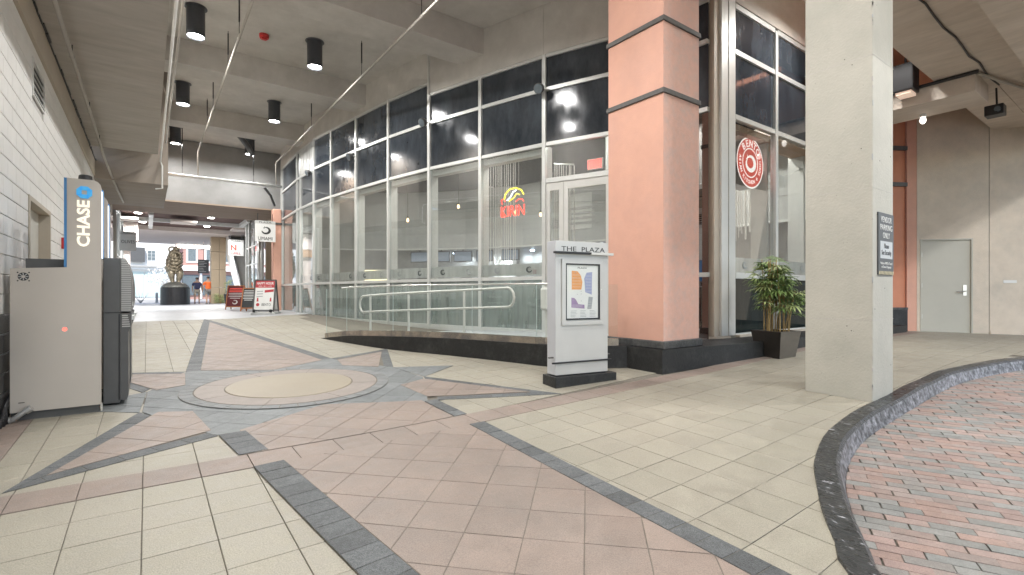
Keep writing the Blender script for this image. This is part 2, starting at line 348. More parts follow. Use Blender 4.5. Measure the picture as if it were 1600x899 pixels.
def text(s, O, U, V, w=None, h=None, m=None, name='lettering', parent=None, t=.002, outline=0, bold=0):
    """lettering in the plane O+xU+yV, centred on O, fitted to width w and/or height h"""
    cu = bpy.data.curves.new('f', 'FONT'); cu.body = s; cu.size = 1; cu.align_x = 'CENTER'; cu.resolution_u = 3
    cu.space_line = .95
    if outline: cu.fill_mode = 'NONE'; cu.bevel_depth = outline; cu.bevel_resolution = 1
    else: cu.extrude = .5; cu.offset = bold
    ob = bpy.data.objects.new('f', cu); C.objects.link(ob)
    dg = bpy.context.evaluated_depsgraph_get(); me = bpy.data.meshes.new_from_object(ob.evaluated_get(dg))
    bpy.data.objects.remove(ob)
    xs = [v.co.x for v in me.vertices]; ys = [v.co.y for v in me.vertices]
    W = max(xs)-min(xs); Hh = max(ys)-min(ys); cx = (max(xs)+min(xs))/2; cy = (max(ys)+min(ys))/2
    sx = (w/W) if w else (h/Hh); sy = (h/Hh) if h else sx
    O = Vector(O); U = Vector(U); V = Vector(V); N = U.cross(V).normalized()
    for v in me.vertices:
        zz = v.co.z*sy if outline else (v.co.z+.5)*t
        v.co = O+U*((v.co.x-cx)*sx)+V*((v.co.y-cy)*sy)+N*zz
    me.materials.clear(); me.materials.append(m)
    me.name = name
    o = bpy.data.objects.new(name, me); C.objects.link(o)
    if parent is not None:
        o.parent = parent; o.location = -Vector(parent.location) if parent.type == 'EMPTY' else (0, 0, 0)
    return o
def swoosh(mb, O, U, V, r, t=.002, a0=80, a1=345, flip=1):
    """curled dragon: a C-shaped ribbon, thick in the middle, forked at head and tail"""
    n = 16; out = []; inn = []
    for i in range(n+1):
        a = R(a0+(a1-a0)*i/n); f = i/n; wd = r*(.10+.34*math.sin(math.pi*f)**.8)
        rr = r*(.62+.30*f*(1-f)*2)
        out.append((flip*(rr+wd/2)*math.cos(a), (rr+wd/2)*math.sin(a)*.85)); inn.append((flip*(rr-wd/2)*math.cos(a), (rr-wd/2)*math.sin(a)*.85))
    for i in range(n):
        mb.slab(O, U, V, [out[i], out[i+1], inn[i+1], inn[i]], t)
    hx, hy = out[0]; mb.slab(O, U, V, [(hx, hy), (hx+flip*.28*r, hy-.12*r), (hx+flip*.05*r, hy-.3*r)], t)
    mb.slab(O, U, V, [(hx-flip*.1*r, hy), (hx+flip*.1*r, hy+.25*r), (hx+flip*.02*r, hy-.08*r)], t)
    return mb
# ---------- 2-D convex clipping
def clip(poly, a, b, c):      # keep a*x+b*y<=c
    out = []; n = len(poly)
    for i in range(n):
        p = poly[i]; q = poly[(i+1) % n]; dp = a*p[0]+b*p[1]-c; dq = a*q[0]+b*q[1]-c
        if dp <= 0: out.append(p)
        if (dp < 0 < dq) or (dq < 0 < dp):
            t = dp/(dp-dq); out.append((p[0]+(q[0]-p[0])*t, p[1]+(q[1]-p[1])*t))
    return out
def area(p): return sum(p[i][0]*p[(i+1) % len(p)][1]-p[(i+1) % len(p)][0]*p[i][1] for i in range(len(p)))/2
def ccw(p): return p if area(p) > 0 else p[::-1]
def hp(p):                    # half planes of a ccw convex polygon
    r = []
    for i in range(len(p)):
        x0, y0 = p[i]; x1, y1 = p[(i+1) % len(p)]; L = math.hypot(x1-x0, y1-y0)
        if L < 1e-6: continue
        a = (y1-y0)/L; b = -(x1-x0)/L; r.append((a, b, a*x0+b*y0))
    return r
def inter(poly, zone, off=0):
    for a, b, c in hp(ccw(zone)):
        poly = clip(poly, a, b, c-off)
        if len(poly) < 3: return []
    return poly
def shrink(poly, g): return inter(poly, poly, g)
def tile(poly, top, gap=.0022, depth=.006, cham=.0025):
    """one paver: chamfered prism following the ground"""
    p = shrink(ccw(poly), gap)
    if len(p) < 3 or area(p) < 4e-4: return None
    q = shrink(p, cham)
    if len(q) != len(p): q = p
    mb = MB(); n = len(p)
    vs = [(x, y, gz(x, y)+top-depth) for x, y in p]+[(x, y, gz(x, y)+top-cham*.6) for x, y in p]+[(x, y, gz(x, y)+top) for x, y in q]
    fs = [tuple(range(2*n, 3*n))]
    for i in range(n):
        j = (i+1) % n; fs += [(i, j, n+j, n+i), (n+i, n+j, 2*n+j, 2*n+i)]
    return mb.add(vs, fs)
def dist(p):
    cx = sum(a for a, b in p)/len(p); cy = sum(b for a, b in p)/len(p); return math.hypot(cx, cy)
def lay(polys, name, m, top, parent, limit=300, gap=.0022, depth=.006, jit=.0008):
    """the nearest pieces as parts, the rest as one part"""
    polys = sorted([p for p in polys if len(p) > 2 and abs(area(p)) > 6e-4], key=lambda p: dist(p)/max(.02, abs(area(p)))**.25)
    k = 0; rest = MB()
    for p in polys:
        t = tile(p, top+random.uniform(-jit, jit), gap, depth)
        if not t: continue
        if k < limit: t.build(name, m, parent); k += 1
        else: rest.add(t.v, t.f)
    if rest.v: tag(rest.build(name+'s_beyond', m, parent), kind='stuff')
def grid(zone, sx, sy, ang=0, ox=0, oy=0):
    """cells of a rotated grid clipped to a convex zone"""
    ca, sa = math.cos(ang), math.sin(ang)
    tl = [((x-ox)*ca+(y-oy)*sa, -(x-ox)*sa+(y-oy)*ca) for x, y in zone]
    x0 = math.floor(min(a for a, b in tl)/sx); x1 = math.ceil(max(a for a, b in tl)/sx)
    y0 = math.floor(min(b for a, b in tl)/sy); y1 = math.ceil(max(b for a, b in tl)/sy)
    out = []
    for i in range(x0, x1):
        for j in range(y0, y1):
            cell = [(i*sx, j*sy), ((i+1)*sx, j*sy), ((i+1)*sx, (j+1)*sy), (i*sx, (j+1)*sy)]
            cell = [(ox+a*ca-b*sa, oy+a*sa+b*ca) for a, b in cell]
            p = inter(cell, zone)
            if len(p) > 2: out.append(p)
    return out
def sheet(poly, z, name, m, parent, res=.3):
    """grout bed under a zone, following the ground"""
    mb = MB()
    for c in grid(ccw(poly), res, res):
        mb.add([(x, y, gz(x, y)+z) for x, y in c], [tuple(range(len(c)))])
    return mb.build(name, m, parent)

# ------------------------------------------------------------------ ground, road, kerb
curb = [(1.3, -9), (1.36, -2.5), (1.5, -1.3), (1.78, -.3), (2.1, .38), (2.497, .893), (2.734, 1.039), (3.04, 1.219), (3.412, 1.402), (3.77, 1.557),
        (4.291, 1.707), (4.896, 1.804), (5.6, 1.835), (6.406, 1.85), (7.2, 1.86), (7.911, 1.84), (8.95, 1.70), (10.461, 1.40), (12, 1.0), (14, .3), (18, -1.4), (30, -6)]
def spline(pts, k=3):
    out = []
    for i in range(len(pts)-1):
        p0 = pts[max(i-1, 0)]; p1 = pts[i]; p2 = pts[i+1]; p3 = pts[min(i+2, len(pts)-1)]
        for j in range(k):
            t = j/k
            out.append(tuple(.5*((2*b)+(-a+c)*t+(2*a-5*b+4*c-d)*t*t+(-a+3*b-3*c+d)*t**3) for a, b, c, d in zip(p0, p1, p2, p3)))
    return out+[tuple(pts[-1])]
cs = spline(curb, 3)
def off_curve(pts, d):
    out = []
    for i, p in enumerate(pts):
        a = pts[max(i-1, 0)]; b = pts[min(i+1, len(pts)-1)]; t = Vector((b[0]-a[0], b[1]-a[1])).normalized()
        out.append((p[0]+t.y*d, p[1]-t.x*d))
    return out
def columns(xs, ylo, yhi, zf, step=.8):
    mb = MB()
    for i in range(len(xs)-1):
        a, b = xs[i], xs[i+1]; la, lb = ylo(i), ylo(i+1); ha, hb = yhi(i), yhi(i+1)
        n = max(1, int(max(ha-la, hb-lb)/step))
        for k in range(n):
            p = []
            for X, lo, hi, f in ((a, la, ha, k/n), (b, lb, hb, k/n), (b, lb, hb, (k+1)/n), (a, la, ha, (k+1)/n)):
                y = lo+(hi-lo)*f; p.append((X, y, zf(X, y)))
            mb.add(p, [(0, 1, 2, 3)])
    return mb
YF = 17.2
left_x = [-14+i*1.53 for i in range(10)]
left_x = left_x+[1.3]
px = left_x[:-1]+[c[0] for c in cs]; nl = len(left_x)-1
pylo = lambda i: -9 if i < nl else cs[i-nl][1]
pave = columns(px, pylo, lambda i: YF, lambda x, y: gz(x, y)-.008, .4)
pavement = struct(pave, 'pavement', M['grout'])
far = MB()
xs = [-14+i*2 for i in range(23)]
far = columns(xs, lambda i: YF, lambda i: 46, lambda x, y: gz(x, y), 2)
struct(far, 'plaza_floor', M['farpave'])
ci = off_curve(cs, .15); cr = off_curve(cs, .19)
road = MB()
road = columns([c[0] for c in cr], lambda i: -9.5, lambda i: cr[i][1], lambda x, y: gz(x, y)-.135, 1.5)
brick_road = struct(road, 'brick_road', M['grout'])
g = MB().add([(-400, -400, -.45), (400, -400, -.45), (400, 46, -.45), (-400, 46, -.45)], [(0, 1, 2, 3)])
g.add([(-400, 46, .44), (400, 46, .44), (400, 600, .44), (-400, 600, .44)], [(0, 1, 2, 3)])
struct(g, 'street', M['street'])
kb = MB()
for i in range(len(cs)-1):
    prof = []
    for k in (i, i+1):
        o_, n_, r_ = cs[k], ci[k], cr[k]
        zt = gz(*o_); e = .018; hgt = .012+.006*math.sin(k*1.3)
        t = Vector((n_[0]-o_[0], n_[1]-o_[1])).normalized()
        prof.append([(o_[0], o_[1], zt-.02), (o_[0]+t.x*.008, o_[1]+t.y*.008, zt+hgt), (n_[0]-t.x*e, n_[1]-t.y*e, zt+hgt), (n_[0]+t.x*.004, n_[1]+t.y*.004, zt+hgt-.022), (r_[0], r_[1], zt-.14)])
    for j in range(4): kb.add([prof[0][j], prof[1][j], prof[1][j+1], prof[0][j+1]], [(3, 2, 1, 0)])
me_k = kb.build('kerb', [M['curb'], M['curbface']]); tag(me_k, 'curving black painted kerb, scuffed white on its face, between tiles and brick road', 'kerb')
for i, p in enumerate(me_k.data.polygons):
    if i % 4 >= 3: p.material_index = 1
# bricks
BA = R(-64); zone_b = [(1.6, -.6), (11, -.6), (11, 1.9), (1.6, 1.9)]
bl, bw = .205, .078
ca, sa = math.cos(BA), math.sin(BA)
bricks = []
for i in range(-80, 150):
    for j in range(-60, 60):
        u = j*bl+(i % 2)*bl/2+random.uniform(-.006, .006); v = i*bw
        cxx = 4+(u+bl/2)*ca-(v+bw/2)*sa; cyy = .5+(u+bl/2)*sa+(v+bw/2)*ca
        if not (1.5 < cxx < 11 and -.4 < cyy < 1.95): continue
        # visible wedge right of the camera and south of the kerb
        fw = cxx*.592+cyy*.806; rt = cxx*.806-cyy*.592
        if fw < 1.3 or rt/fw > 1.12 or rt < 0: continue
        cell = [(4+a*ca-b*sa, .5+a*sa+b*ca) for a, b in ((u, v), (u+bl, v), (u+bl, v+bw), (u, v+bw))]
        for k in range(len(cr)-1):
            if cr[k][0] <= cxx < cr[k+1][0]:
                (xa, ya), (xb, yb_) = cr[k], cr[k+1]; L_ = math.hypot(xb-xa, yb_-ya); a_, b_ = -(yb_-ya)/L_, (xb-xa)/L_
                cell = clip(cell, a_, b_, a_*xa+b_*ya+.004); break
        if len(cell) > 2 and abs(area(cell)) > .0012: bricks.append(cell)
lay(bricks, 'brick', M['brick'], -.122, brick_road, 300, gap=.0022, depth=.008, jit=.0012)

# ------------------------------------------------------------------ paving pattern (compass star round C0)
C0 = (1.38, 6.31)
def S(*a): return [(C0[0]+x, C0[1]+y) for x, y in a]
T = .3035
BY0, BY1 = 3.745, 4.04
def vis(p):      # roughly in view
    cx = sum(a for a, b in p)/len(p); cy = sum(b for a, b in p)/len(p)
    fw = cx*.592+cy*.806; rt = cx*.806-cy*.592
    return fw > 1.2 and abs(rt/fw) < 1.2
def inside(p, zone, e=0):
    h = hp(ccw(zone)); return all(a*x+b*y <= c-e for x, y in p for a, b, c in h)
oct_ = S((-.94, -1.66), (.98, -1.62), (1.47, -.5), (1.42, .35), (.94, 1.62), (-.95, 1.58), (-1.38, .45), (-1.42, -.52))
rays = {'SW': S((-1.44, -.5), (-.92, -1.68), (-2.07, -2.22)), 'SE': S((1.49, -.48), (1.08, -1.63), (2.26, -2.28)),
        'NE': S((.94, 1.65), (1.42, .32), (2.0, 1.97)), 'NW': S((-.97, 1.6), (-1.42, .42), (-2.02, 2.05)),
        'E': S((1.42, .35), (1.49, -.5), (2.14, -.11)), 'W': S((-1.38, .45), (-1.44, -.52), (-2.12, 0)),
        'N': S((-.97, 1.57), (.96, 1.6), (.0, 11.2))}
Sout = [(.465, 4.6), (.555, 3.9), (.91, .4), (2.26, .4), (2.44, 3.9), (2.42, 4.7)]     # outline of the near ray
covered = [oct_]+list(rays.values())+[Sout]
# base: cream squares
cells = []
for z in ([(-1.5, .0), (16, .0), (16, BY0), (-1.5, BY0)],):
    cells += grid(z, T, .3085, 0, -.022, BY0)
cells += grid([(-.81, BY1), (3.6, BY1), (16, BY1), (16, YF), (-.81, YF)], T, T, 0, -.022, BY1)
def near_road(p):
    for x, y in p:
        for k in range(len(cs)-1):
            if cs[k][0] <= x < cs[k+1][0]:
                yy = cs[k][1]+(cs[k+1][1]-cs[k][1])*(x-cs[k][0])/(cs[k+1][0]-cs[k][0])
                if y < yy+.005: return True
        if y < 0: return True
    return False
def cut_road(p):
    if not near_road(p): return p
    if max(x for x, y in p) > 10.5: return p if min(y for x, y in p) > .9-(max(x for x, y in p)-12)*.33 else []
    x = sum(a for a, b in p)/len(p)
    for k in range(len(cs)-1):
        if cs[k][0] <= x < cs[k+1][0]:
            (x0, y0), (x1, y1) = cs[k], cs[k+1]; L = math.hypot(x1-x0, y1-y0)
            a, b = (y1-y0)/L, -(x1-x0)/L; return clip(p, a, b, a*x0+b*y0+.06)
    return p
def cov(x, y): return any(inside([(x, y)], z) for z in covered)
cells = [cut_road(p) for p in cells if vis(p) and not (all(cov(x, y) for x, y in p) and cov(sum(a for a, b in p)/len(p), sum(b for a, b in p)/len(p)))]
hidden = [[(4.6, 4.8), (30, 4.8), (30, 30), (4.3, 30), (3.95, 8.5)], [(3.3, 11.5), (4.2, 8.5), (5, 30), (4.7, 30)]]
cells = [p for p in cells if len(p) > 2 and not any(inside(p, z) for z in hidden)]
lay(cells, 'cream_tile', M['cream'], 0, pavement, 300)
# left pink strip
pk = [(-1.02, BY1), (-.81, BY1), (-.81, YF), (-1.02, YF)]
lay([p for p in grid(pk, T, T, 0, -.81, BY1)], 'pink_tile', M['pink'], 0, pavement, 20)
# long pink band, bending slightly towards the corner column
bd = []
bpts = [(-1.02, BY0, BY1)]+[(-.934+T*i*1.0, BY0, BY1) for i in range(0, 12)]
for i in range(1, 38):
    x = -.934+T*(11+i); f = max(0, min(1, (x-2.6)/3.2)); bpts.append((x, BY0-.13*f-.015*max(0, x-5.5), BY1-.19*f-.012*max(0, x-5.5)))
for (a, l0, h0), (b, l1, h1) in zip(bpts, bpts[1:]): bd.append([(a, l0), (b, l1), (b, h1), (a, h0)])
lay(bd, 'band_tile', M['pink'], .0045, pavement, 60, depth=.008)
Z1g, Z1, Z2g, Z2 = .002, .005, .0065, .0095
def ray_edges(poly, i0, i1, tip, w, inner):     # paver strips just inside two edges meeting at the tip
    pass
def strip(p, q, wd, step, zone, side=1, top=Z1, name='slate_paver', m='slate'):
    """pavers laid along the edge p->q, inside a zone"""
    d = Vector((q[0]-p[0], q[1]-p[1])); L = d.length; d.normalize(); nrm = Vector((-d.y, d.x))*side
    n = max(1, round(L/step)); out = []
    for i in range(n):
        a = L*i/n; b = L*(i+1)/n
        c = [(p[0]+d.x*a, p[1]+d.y*a), (p[0]+d.x*b, p[1]+d.y*b), (p[0]+d.x*b+nrm.x*wd, p[1]+d.y*b+nrm.y*wd), (p[0]+d.x*a+nrm.x*wd, p[1]+d.y*a+nrm.y*wd)]
        c = inter(ccw(c), zone) if zone else ccw(c)
        if len(c) > 2: out.append(c)
    return out
# slate field slabs, 45 degree grid
sheet(oct_, Z1g, 'slate_bed', M['grout'], pavement)
fld = [p for p in grid(oct_, .31, .31, R(45), C0[0]+.05, C0[1])]
ringin = [(C0[0]+.9*math.cos(R(a)), C0[1]+.9*math.sin(R(a))) for a in range(0, 360, 15)]
lay([p for p in fld if not inside(p, ringin)], 'slate_slab', M['slatefield'], Z1, pavement, 200)
slates = []
for k, wd in (('SW', .145), ('SE', .13), ('NE', .13), ('NW', .13), ('N', .17)):
    z = ccw(rays[k]); sheet(z, Z1g, 'slate_bed', M['grout'], pavement)
    pts = rays[k]; tip = pts[2]; a, b = pts[0], pts[1]; mid = ((a[0]+b[0])/2, (a[1]+b[1])/2)
    for e in (a, b):
        half = ccw([e, tip, mid]); side = 1
        d = Vector((tip[0]-e[0], tip[1]-e[1])); n_ = Vector((-d.y, d.x)); side = 1 if n_.dot(Vector((mid[0]-e[0], mid[1]-e[1]))) > 0 else -1
        slates += strip(e, tip, wd, .2 if k != 'N' else .17, half, side)
for k in 'EW':
    z = ccw(rays[k]); sheet(z, Z1g, 'slate_bed', M['grout'], pavement)
    lay(grid(z, .31, .31, R(45), C0[0]+.05, C0[1]), 'slate_slab', M['slatefield'], Z1, pavement, 30)
# near ray: two slate bands, broken where the pink band crosses
LB = [((.465, 4.63), (.53, BY1), .20), ((.578, BY0), (.93, .3), .20)]
for (p, q, wd) in LB:
    sheet([p, q, (q[0]+wd, q[1]), (p[0]+wd, p[1])], Z2g, 'slate_bed', M['grout'], pavement)
    slates_l = strip(p, q, wd, .155, None, 1, Z2)
    lay(slates_l, 'slate_paver', M['slate'], Z2, pavement, 60)
RB = [((2.46, 4.70), (2.44, BY1-.0), .135), ((2.44, BY0), (2.26, .5), .15)]
for (p, q, wd) in RB:
    sheet([p, q, (q[0]-wd, q[1]), (p[0]-wd, p[1])], Z2g, 'slate_bed', M['grout'], pavement)
    lay(strip(p, q, wd, .155, None, -1, Z2), 'slate_paver', M['slate'], Z2, pavement, 60)
lay(slates, 'slate_paver', M['slate'], Z1, pavement, 260)
# pink insides of the rays, 45 degree grid
def pinkzone(z, lim, top=Z2, g=Z2g):
    z = ccw(z); sheet(z, g, 'pink_bed', M['grout'], pavement)
    lay([p for p in grid(z, .304, .304, R(45), 1.088, 3.262) if vis(p)], 'pink_tile', M['pink'], top, pavement, lim)
pinkzone(S((-1.30, -.60), (-1.03, -.74), (-.95, -1.50), (-1.90, -2.02)), 40)
pinkzone(S((1.42, -.62), (1.05, -.75), (1.06, -1.45), (2.04, -2.0)), 40)
pinkzone(S((1.27, .50), (1.80, 1.72), (.98, 1.45), (.9, .95)), 20)
pinkzone(S((-1.30, .48), (-1.02, .62), (-.98, 1.42), (-1.83, 1.83)), 20)
pinkzone(S((-.80, 1.58), (0, 1.13), (.79, 1.58), (.0, 9.6)), 150)
pinkzone([(.68, 4.045), (2.30, 4.045), (2.32, 4.76), (1.44, 5.19), (.62, 4.70)], 80, .0075, .004)
pinkzone([(.775, BY0), (1.14, .3), (2.10, .3), (2.29, BY0)], 120, .0075, .004)
# rings and disc
def ringpoly(r0, r1, a0, a1, k=3):
    o = [(C0[0]+r1*math.cos(a0+(a1-a0)*i/k), C0[1]+r1*math.sin(a0+(a1-a0)*i/k)) for i in range(k+1)]
    i_ = [(C0[0]+r0*math.cos(a0+(a1-a0)*i/k), C0[1]+r0*math.sin(a0+(a1-a0)*i/k)) for i in range(k, -1, -1)]
    return o+i_
def ringtile(r0, r1, a0, a1, top, k, name, m, parent):
    g = .004; r0 += g; r1 -= g; a0 += g/r1; a1 -= g/r1; P = ringpoly(r0, r1, a0, a1, k); mb = MB(); n = 2*(k+1)
    vs = [(x, y, gz(x, y)+top) for x, y in P]+[(x, y, gz(x, y)+top-.006) for x, y in P]
    fs = [(i, i+1, n-2-i, n-1-i) for i in range(k)]+[(n+i, n+(i+1) % n, (i+1) % n, i) for i in range(n)]
    return mb.add(vs, fs).build(name, m, parent)
bed = [(C0[0]+1.12*math.cos(R(a)), C0[1]+1.12*math.sin(R(a))) for a in range(0, 360, 6)]
sheet(bed, .0115, 'ring_bed', M['grout'], pavement)
for i in range(40): ringtile(.985, 1.12, 2*math.pi*i/40, 2*math.pi*(i+1)/40, .0145, 2, 'ring_paver', M['ringslate'], pavement)
for i in range(8): ringtile(.69, .98, 2*math.pi*(i+.4)/8, 2*math.pi*(i+1.4)/8, .015, 8, 'ring_slab', M['ringpink'], pavement)
dm = MB(); n = 64
dm.add([(C0[0], C0[1], gz(*C0)+.019)]+[(C0[0]+.680*math.cos(2*math.pi*i/n), C0[1]+.680*math.sin(2*math.pi*i/n), gz(C0[0]+.680*math.cos(2*math.pi*i/n), C0[1]+.680*math.sin(2*math.pi*i/n))+.019) for i in range(n)]
       + [(C0[0]+.686*math.cos(2*math.pi*i/n), C0[1]+.686*math.sin(2*math.pi*i/n), gz(C0[0]+.686*math.cos(2*math.pi*i/n), C0[1]+.686*math.sin(2*math.pi*i/n))+.011) for i in range(n)],
       [(0, 1+i, 1+(i+1) % n) for i in range(n)]+[(1+i, 1+n+i, 1+n+(i+1) % n, 1+(i+1) % n) for i in range(n)])
dm.build('centre_disc', M['disc'], pavement)
# ------------------------------------------------------------------ left block wall
WX = -1.0
wall = thing('block_wall', 'long wall of painted concrete blocks on the left, white above and glossy dark below', 'wall', (WX, 12, 0))
b = MB()
for y0, y1, z0, z1 in ((-9, 7.16, -.3, 4.0), (7.16, 8.6, 2.32, 4.0), (8.6, 22, -.3, 4.0)): b.box(WX-.3, WX-.012, y0, y1, z0, z1)
b.build('wall_core', M['blockgrout'], wall)
CH = .172; BL = .35
blocks = []; blocksd = []
k = 0; z = 1.11-CH*6
while z < 4.0:
    z1 = min(z+CH, 4.0); y = 5.0-(BL/2 if k % 2 else 0)
    while y < 21.9:
        y1 = min(y+BL, 21.9)
        segs = [(y, y1)]
        if z < 2.31 and z1 > .05:
            if y1 <= 7.16 or y >= 8.6: pass
            elif y < 7.16: segs = [(y, 7.16)]
            elif y1 > 8.6: segs = [(8.6, y1)]
            else: segs = []
            if y < 7.16 and y1 > 8.6: segs = []
        zz = z1
        if segs and z < 2.32 < z1 and 7.1 < y < 8.6: pass
        if z1 > 3.43 and z < 3.83:
            if not (y1 <= 7.38 or y >= 8.12):
                segs = [(a_, b_) for a_, b_ in ((y, min(y1, 7.38)), (max(y, 8.12), y1)) if b_-a_ > .03]
        for a_, b_ in segs:
            if b_-a_ > .02 and z1-z > .02: (blocksd if z1 < 1.12 else blocks).append((a_, b_, z, z1))
        y = y1
    z = z1; k += 1
for lst, mm, nm, lim in ((blocks, 'block', 'block', 230), (blocksd, 'blockdark', 'dark_block', 60)):
    lst = [q for q in lst if q[1] > 5.6 and q[3] > gz(WX, q[0])-.05]
    lst.sort(key=lambda q: q[0]*.8+abs((q[2]-1.3))*.6)
    rest = MB()
    for i, (a_, b_, z0, z1) in enumerate(lst):
        mb = MB(); g_ = .0035; c_ = .004
        vs = []
        for x, e in ((WX-.012, 0), (WX-c_, 0), (WX, c_)):
            vs += [(x, a_+g_+e, z0+g_+e), (x, b_-g_-e, z0+g_+e), (x, b_-g_-e, z1-g_-e), (x, a_+g_+e, z1-g_-e)]
        fs = [(8, 9, 10, 11)]
        for r_ in (0, 4):
            for j in range(4): fs.append((r_+j, r_+(j+1) % 4, r_+4+(j+1) % 4, r_+4+j))
        mb.add(vs, fs)
        if i < lim: mb.build(nm, M[mm], wall)
        else: rest.add(mb.v, mb.f)
    if rest.v: tag(rest.build(nm+'s_beyond', M[mm], wall), kind='stuff')
MB().box(WX-.3, WX+.03, -9, 22, 4.003, 4.40).build('cornice_band', M['beige'], wall)
jag = MB()
yy = 5.0
while yy < 16:
    L_ = random.uniform(.1, .5)
    jag.box(WX+.031, WX+.031+random.uniform(.008, .03), yy, yy+L_, 4.345+random.uniform(-.01, .01), 4.368); yy += L_
jag.build('ragged_sealant', M['black'], wall)
# vent in the wall
v = thing('wall_vent', 'small louvred vent grille high in the white block wall', 'vent', (WX, 7.75, 3.6))
MB().box(WX-.0115, WX-.006, 7.38, 8.12, 3.43, 3.83).build('vent_back', M['black'], v)
f = MB(); f.box(WX-.02, WX+.012, 7.38, 7.40, 3.43, 3.83).box(WX-.02, WX+.012, 8.10, 8.12, 3.43, 3.83).box(WX-.02, WX+.012, 7.401, 8.099, 3.43, 3.45).box(WX-.02, WX+.012, 7.401, 8.099, 3.81, 3.83)
f.build('vent_frame', M['white'], v)
for i in range(5):
    z0 = 3.475+i*.072
    MB().slab((WX, 7.401, z0), (1, 0, 0), (0, 0, 1), [(-.004, .010), (.010, 0), (.013, .008), (-.002, .018)], -.698).build('slat', M['white'], v)
# door in the block wall
d = thing('side_door', 'pale recessed metal door in the left block wall behind the cash machine', 'door', (WX, 7.9, .2))
MB().box(WX-.14, WX-.10, 7.22, 8.54, .15, 2.27).build('door_leaf', M['doorwhite'], d)
f = MB(); f.box(WX-.2, WX+.01, 7.16, 7.22, .15, 2.32).box(WX-.2, WX+.01, 8.54, 8.6, .15, 2.32).box(WX-.2, WX+.01, 7.2205, 8.5395, 2.27, 2.32)
f.build('door_frame', M['beige'], d)
MB().box(WX-.10, WX-.085, 7.235, 7.25, .16, 2.26).build('hinge_strip', M['doorgrey'], d)
ps = thing('fire_call_point', 'small red fire alarm pull station on the block wall beside the kiosk tower', 'alarm', (WX, 9.7, 2.0))
MB().box(WX, WX+.05, 9.64, 9.76, 1.93, 2.09).build('pull_box', M['red'], ps)
MB().box(WX+.05, WX+.085, 9.66, 9.74, 2.035, 2.055).build('pull_handle', M['red'], ps)
MB().box(WX+.05, WX+.075, 9.66, 9.74, 1.955, 1.975).build('pull_bar', M['red'], ps)

# ------------------------------------------------------------------ ceilings
struct(MB().box(-1.31, .19, -9, 9.42, 4.37, 7.1).box(-1.31, .19, 9.428, 13.6, 4.372, 7.1), 'dropped_soffit', M['soffit'])
struct(MB().box(-1.31, .42, 15.0, 19.2, 3.95, 6.895), 'lower_soffit', M['brownsoffit2'])
struct(MB().box(-1.31, .18, 13.601, 14.999, 4.9, 6.89), 'soffit_recess', M['soffit'])
struct(MB().box(.192, 16, -10, 22, 6.9, 7.1), 'ceiling_slab', M['ceil'])
def fx(Y):      # facade X at depth Y
    for (x0, y0), (x1, y1) in zip(FN, FN[1:]):
        if y1 <= Y <= y0 or y0 <= Y <= y1: return x0+(x1-x0)*(Y-y0)/(y1-y0)
    return FN[0][0] if Y < 5 else FN[-1][0]
FN = [(7.13, 4.43), (7.08, 4.85), (6.80, 6.16), (6.27, 7.45), (5.78, 8.99), (5.33, 10.50), (4.99, 12.10), (4.72, 13.75), (4.50, 15.32), (4.33, 16.6), (4.28, 18.1), (4.27, 18.55), (4.34, 21.3), (4.40, 21.75)]
for y in (4.55, 8.87, 13.16, 17.6):
    xe = fx(y) if y > 5 else 5.6
    bm_ = MB().prism([(.195, y), (xe-.02, y), (fx(y+.72)-.02 if y > 5 else xe, y+.72), (.195, y+.72)], 6.35, 6.898)
    struct(bm_, 'ceiling_beam', M['ceil'])
hd = MB().box(-1.3, 4.42, 21.8, 25.2, 4.62, 6.88)
struct(hd, 'cross_header', M['lightbeam'])
struct(MB().box(-1.3, 4.44, 21.72, 25.25, 4.57, 4.618), 'header_soffit', M['brownsoffit'])
struct(MB().box(-1.31, .4, 19.201, 21.799, 4.3, 6.88), 'dark_soffit_end', M['brownsoffit'])
# right hand low ceiling over the driveway edge
struct(MB().box(6.75, 16, 1.957, 2.57, 4.9, 6.893).box(6.75, 11.3, 1.40, 1.95, 4.902, 6.893).box(11.308, 16, 1.40, 1.95, 4.902, 6.893), 'low_soffit', M['tansoffit'])
struct(MB().box(6.75, 16, .80, 1.399, 4.55, 6.893), 'edge_beam', M['tansoffit'])
struct(MB().box(10.85, 11.75, 2.05, 6.5, 4.58, 4.893), 'duct_beam', M['tansoffit'])
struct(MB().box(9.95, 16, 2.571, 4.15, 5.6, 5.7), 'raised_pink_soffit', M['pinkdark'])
# cable along the joint and pipe under the low soffit
ck = MB(); pts = [(6.9+i*.45, 1.95+.02*math.sin(i*2.1), 4.885+.008*math.sin(i*3.3)) for i in range(12)]
tag(ck.tube(pts, .014, 6).build('slack_cable', M['black']), 'black cable running along the joint of the low soffit', 'cable')
tag(MB().tube([(10.82, 2.0, 4.87), (10.80, 4.2, 4.85)], .03, 8).build('black_pipe', M['black']), 'thin black pipe along the top of the boxed beam by the far door', 'pipe')
tag(MB().tube([(13.3, 1.45, 4.84), (10.9, 2.02, 4.86)], .025, 8).build('conduit', M['pipe']), 'pale conduit crossing under the soffit to the boxed beam', 'conduit')

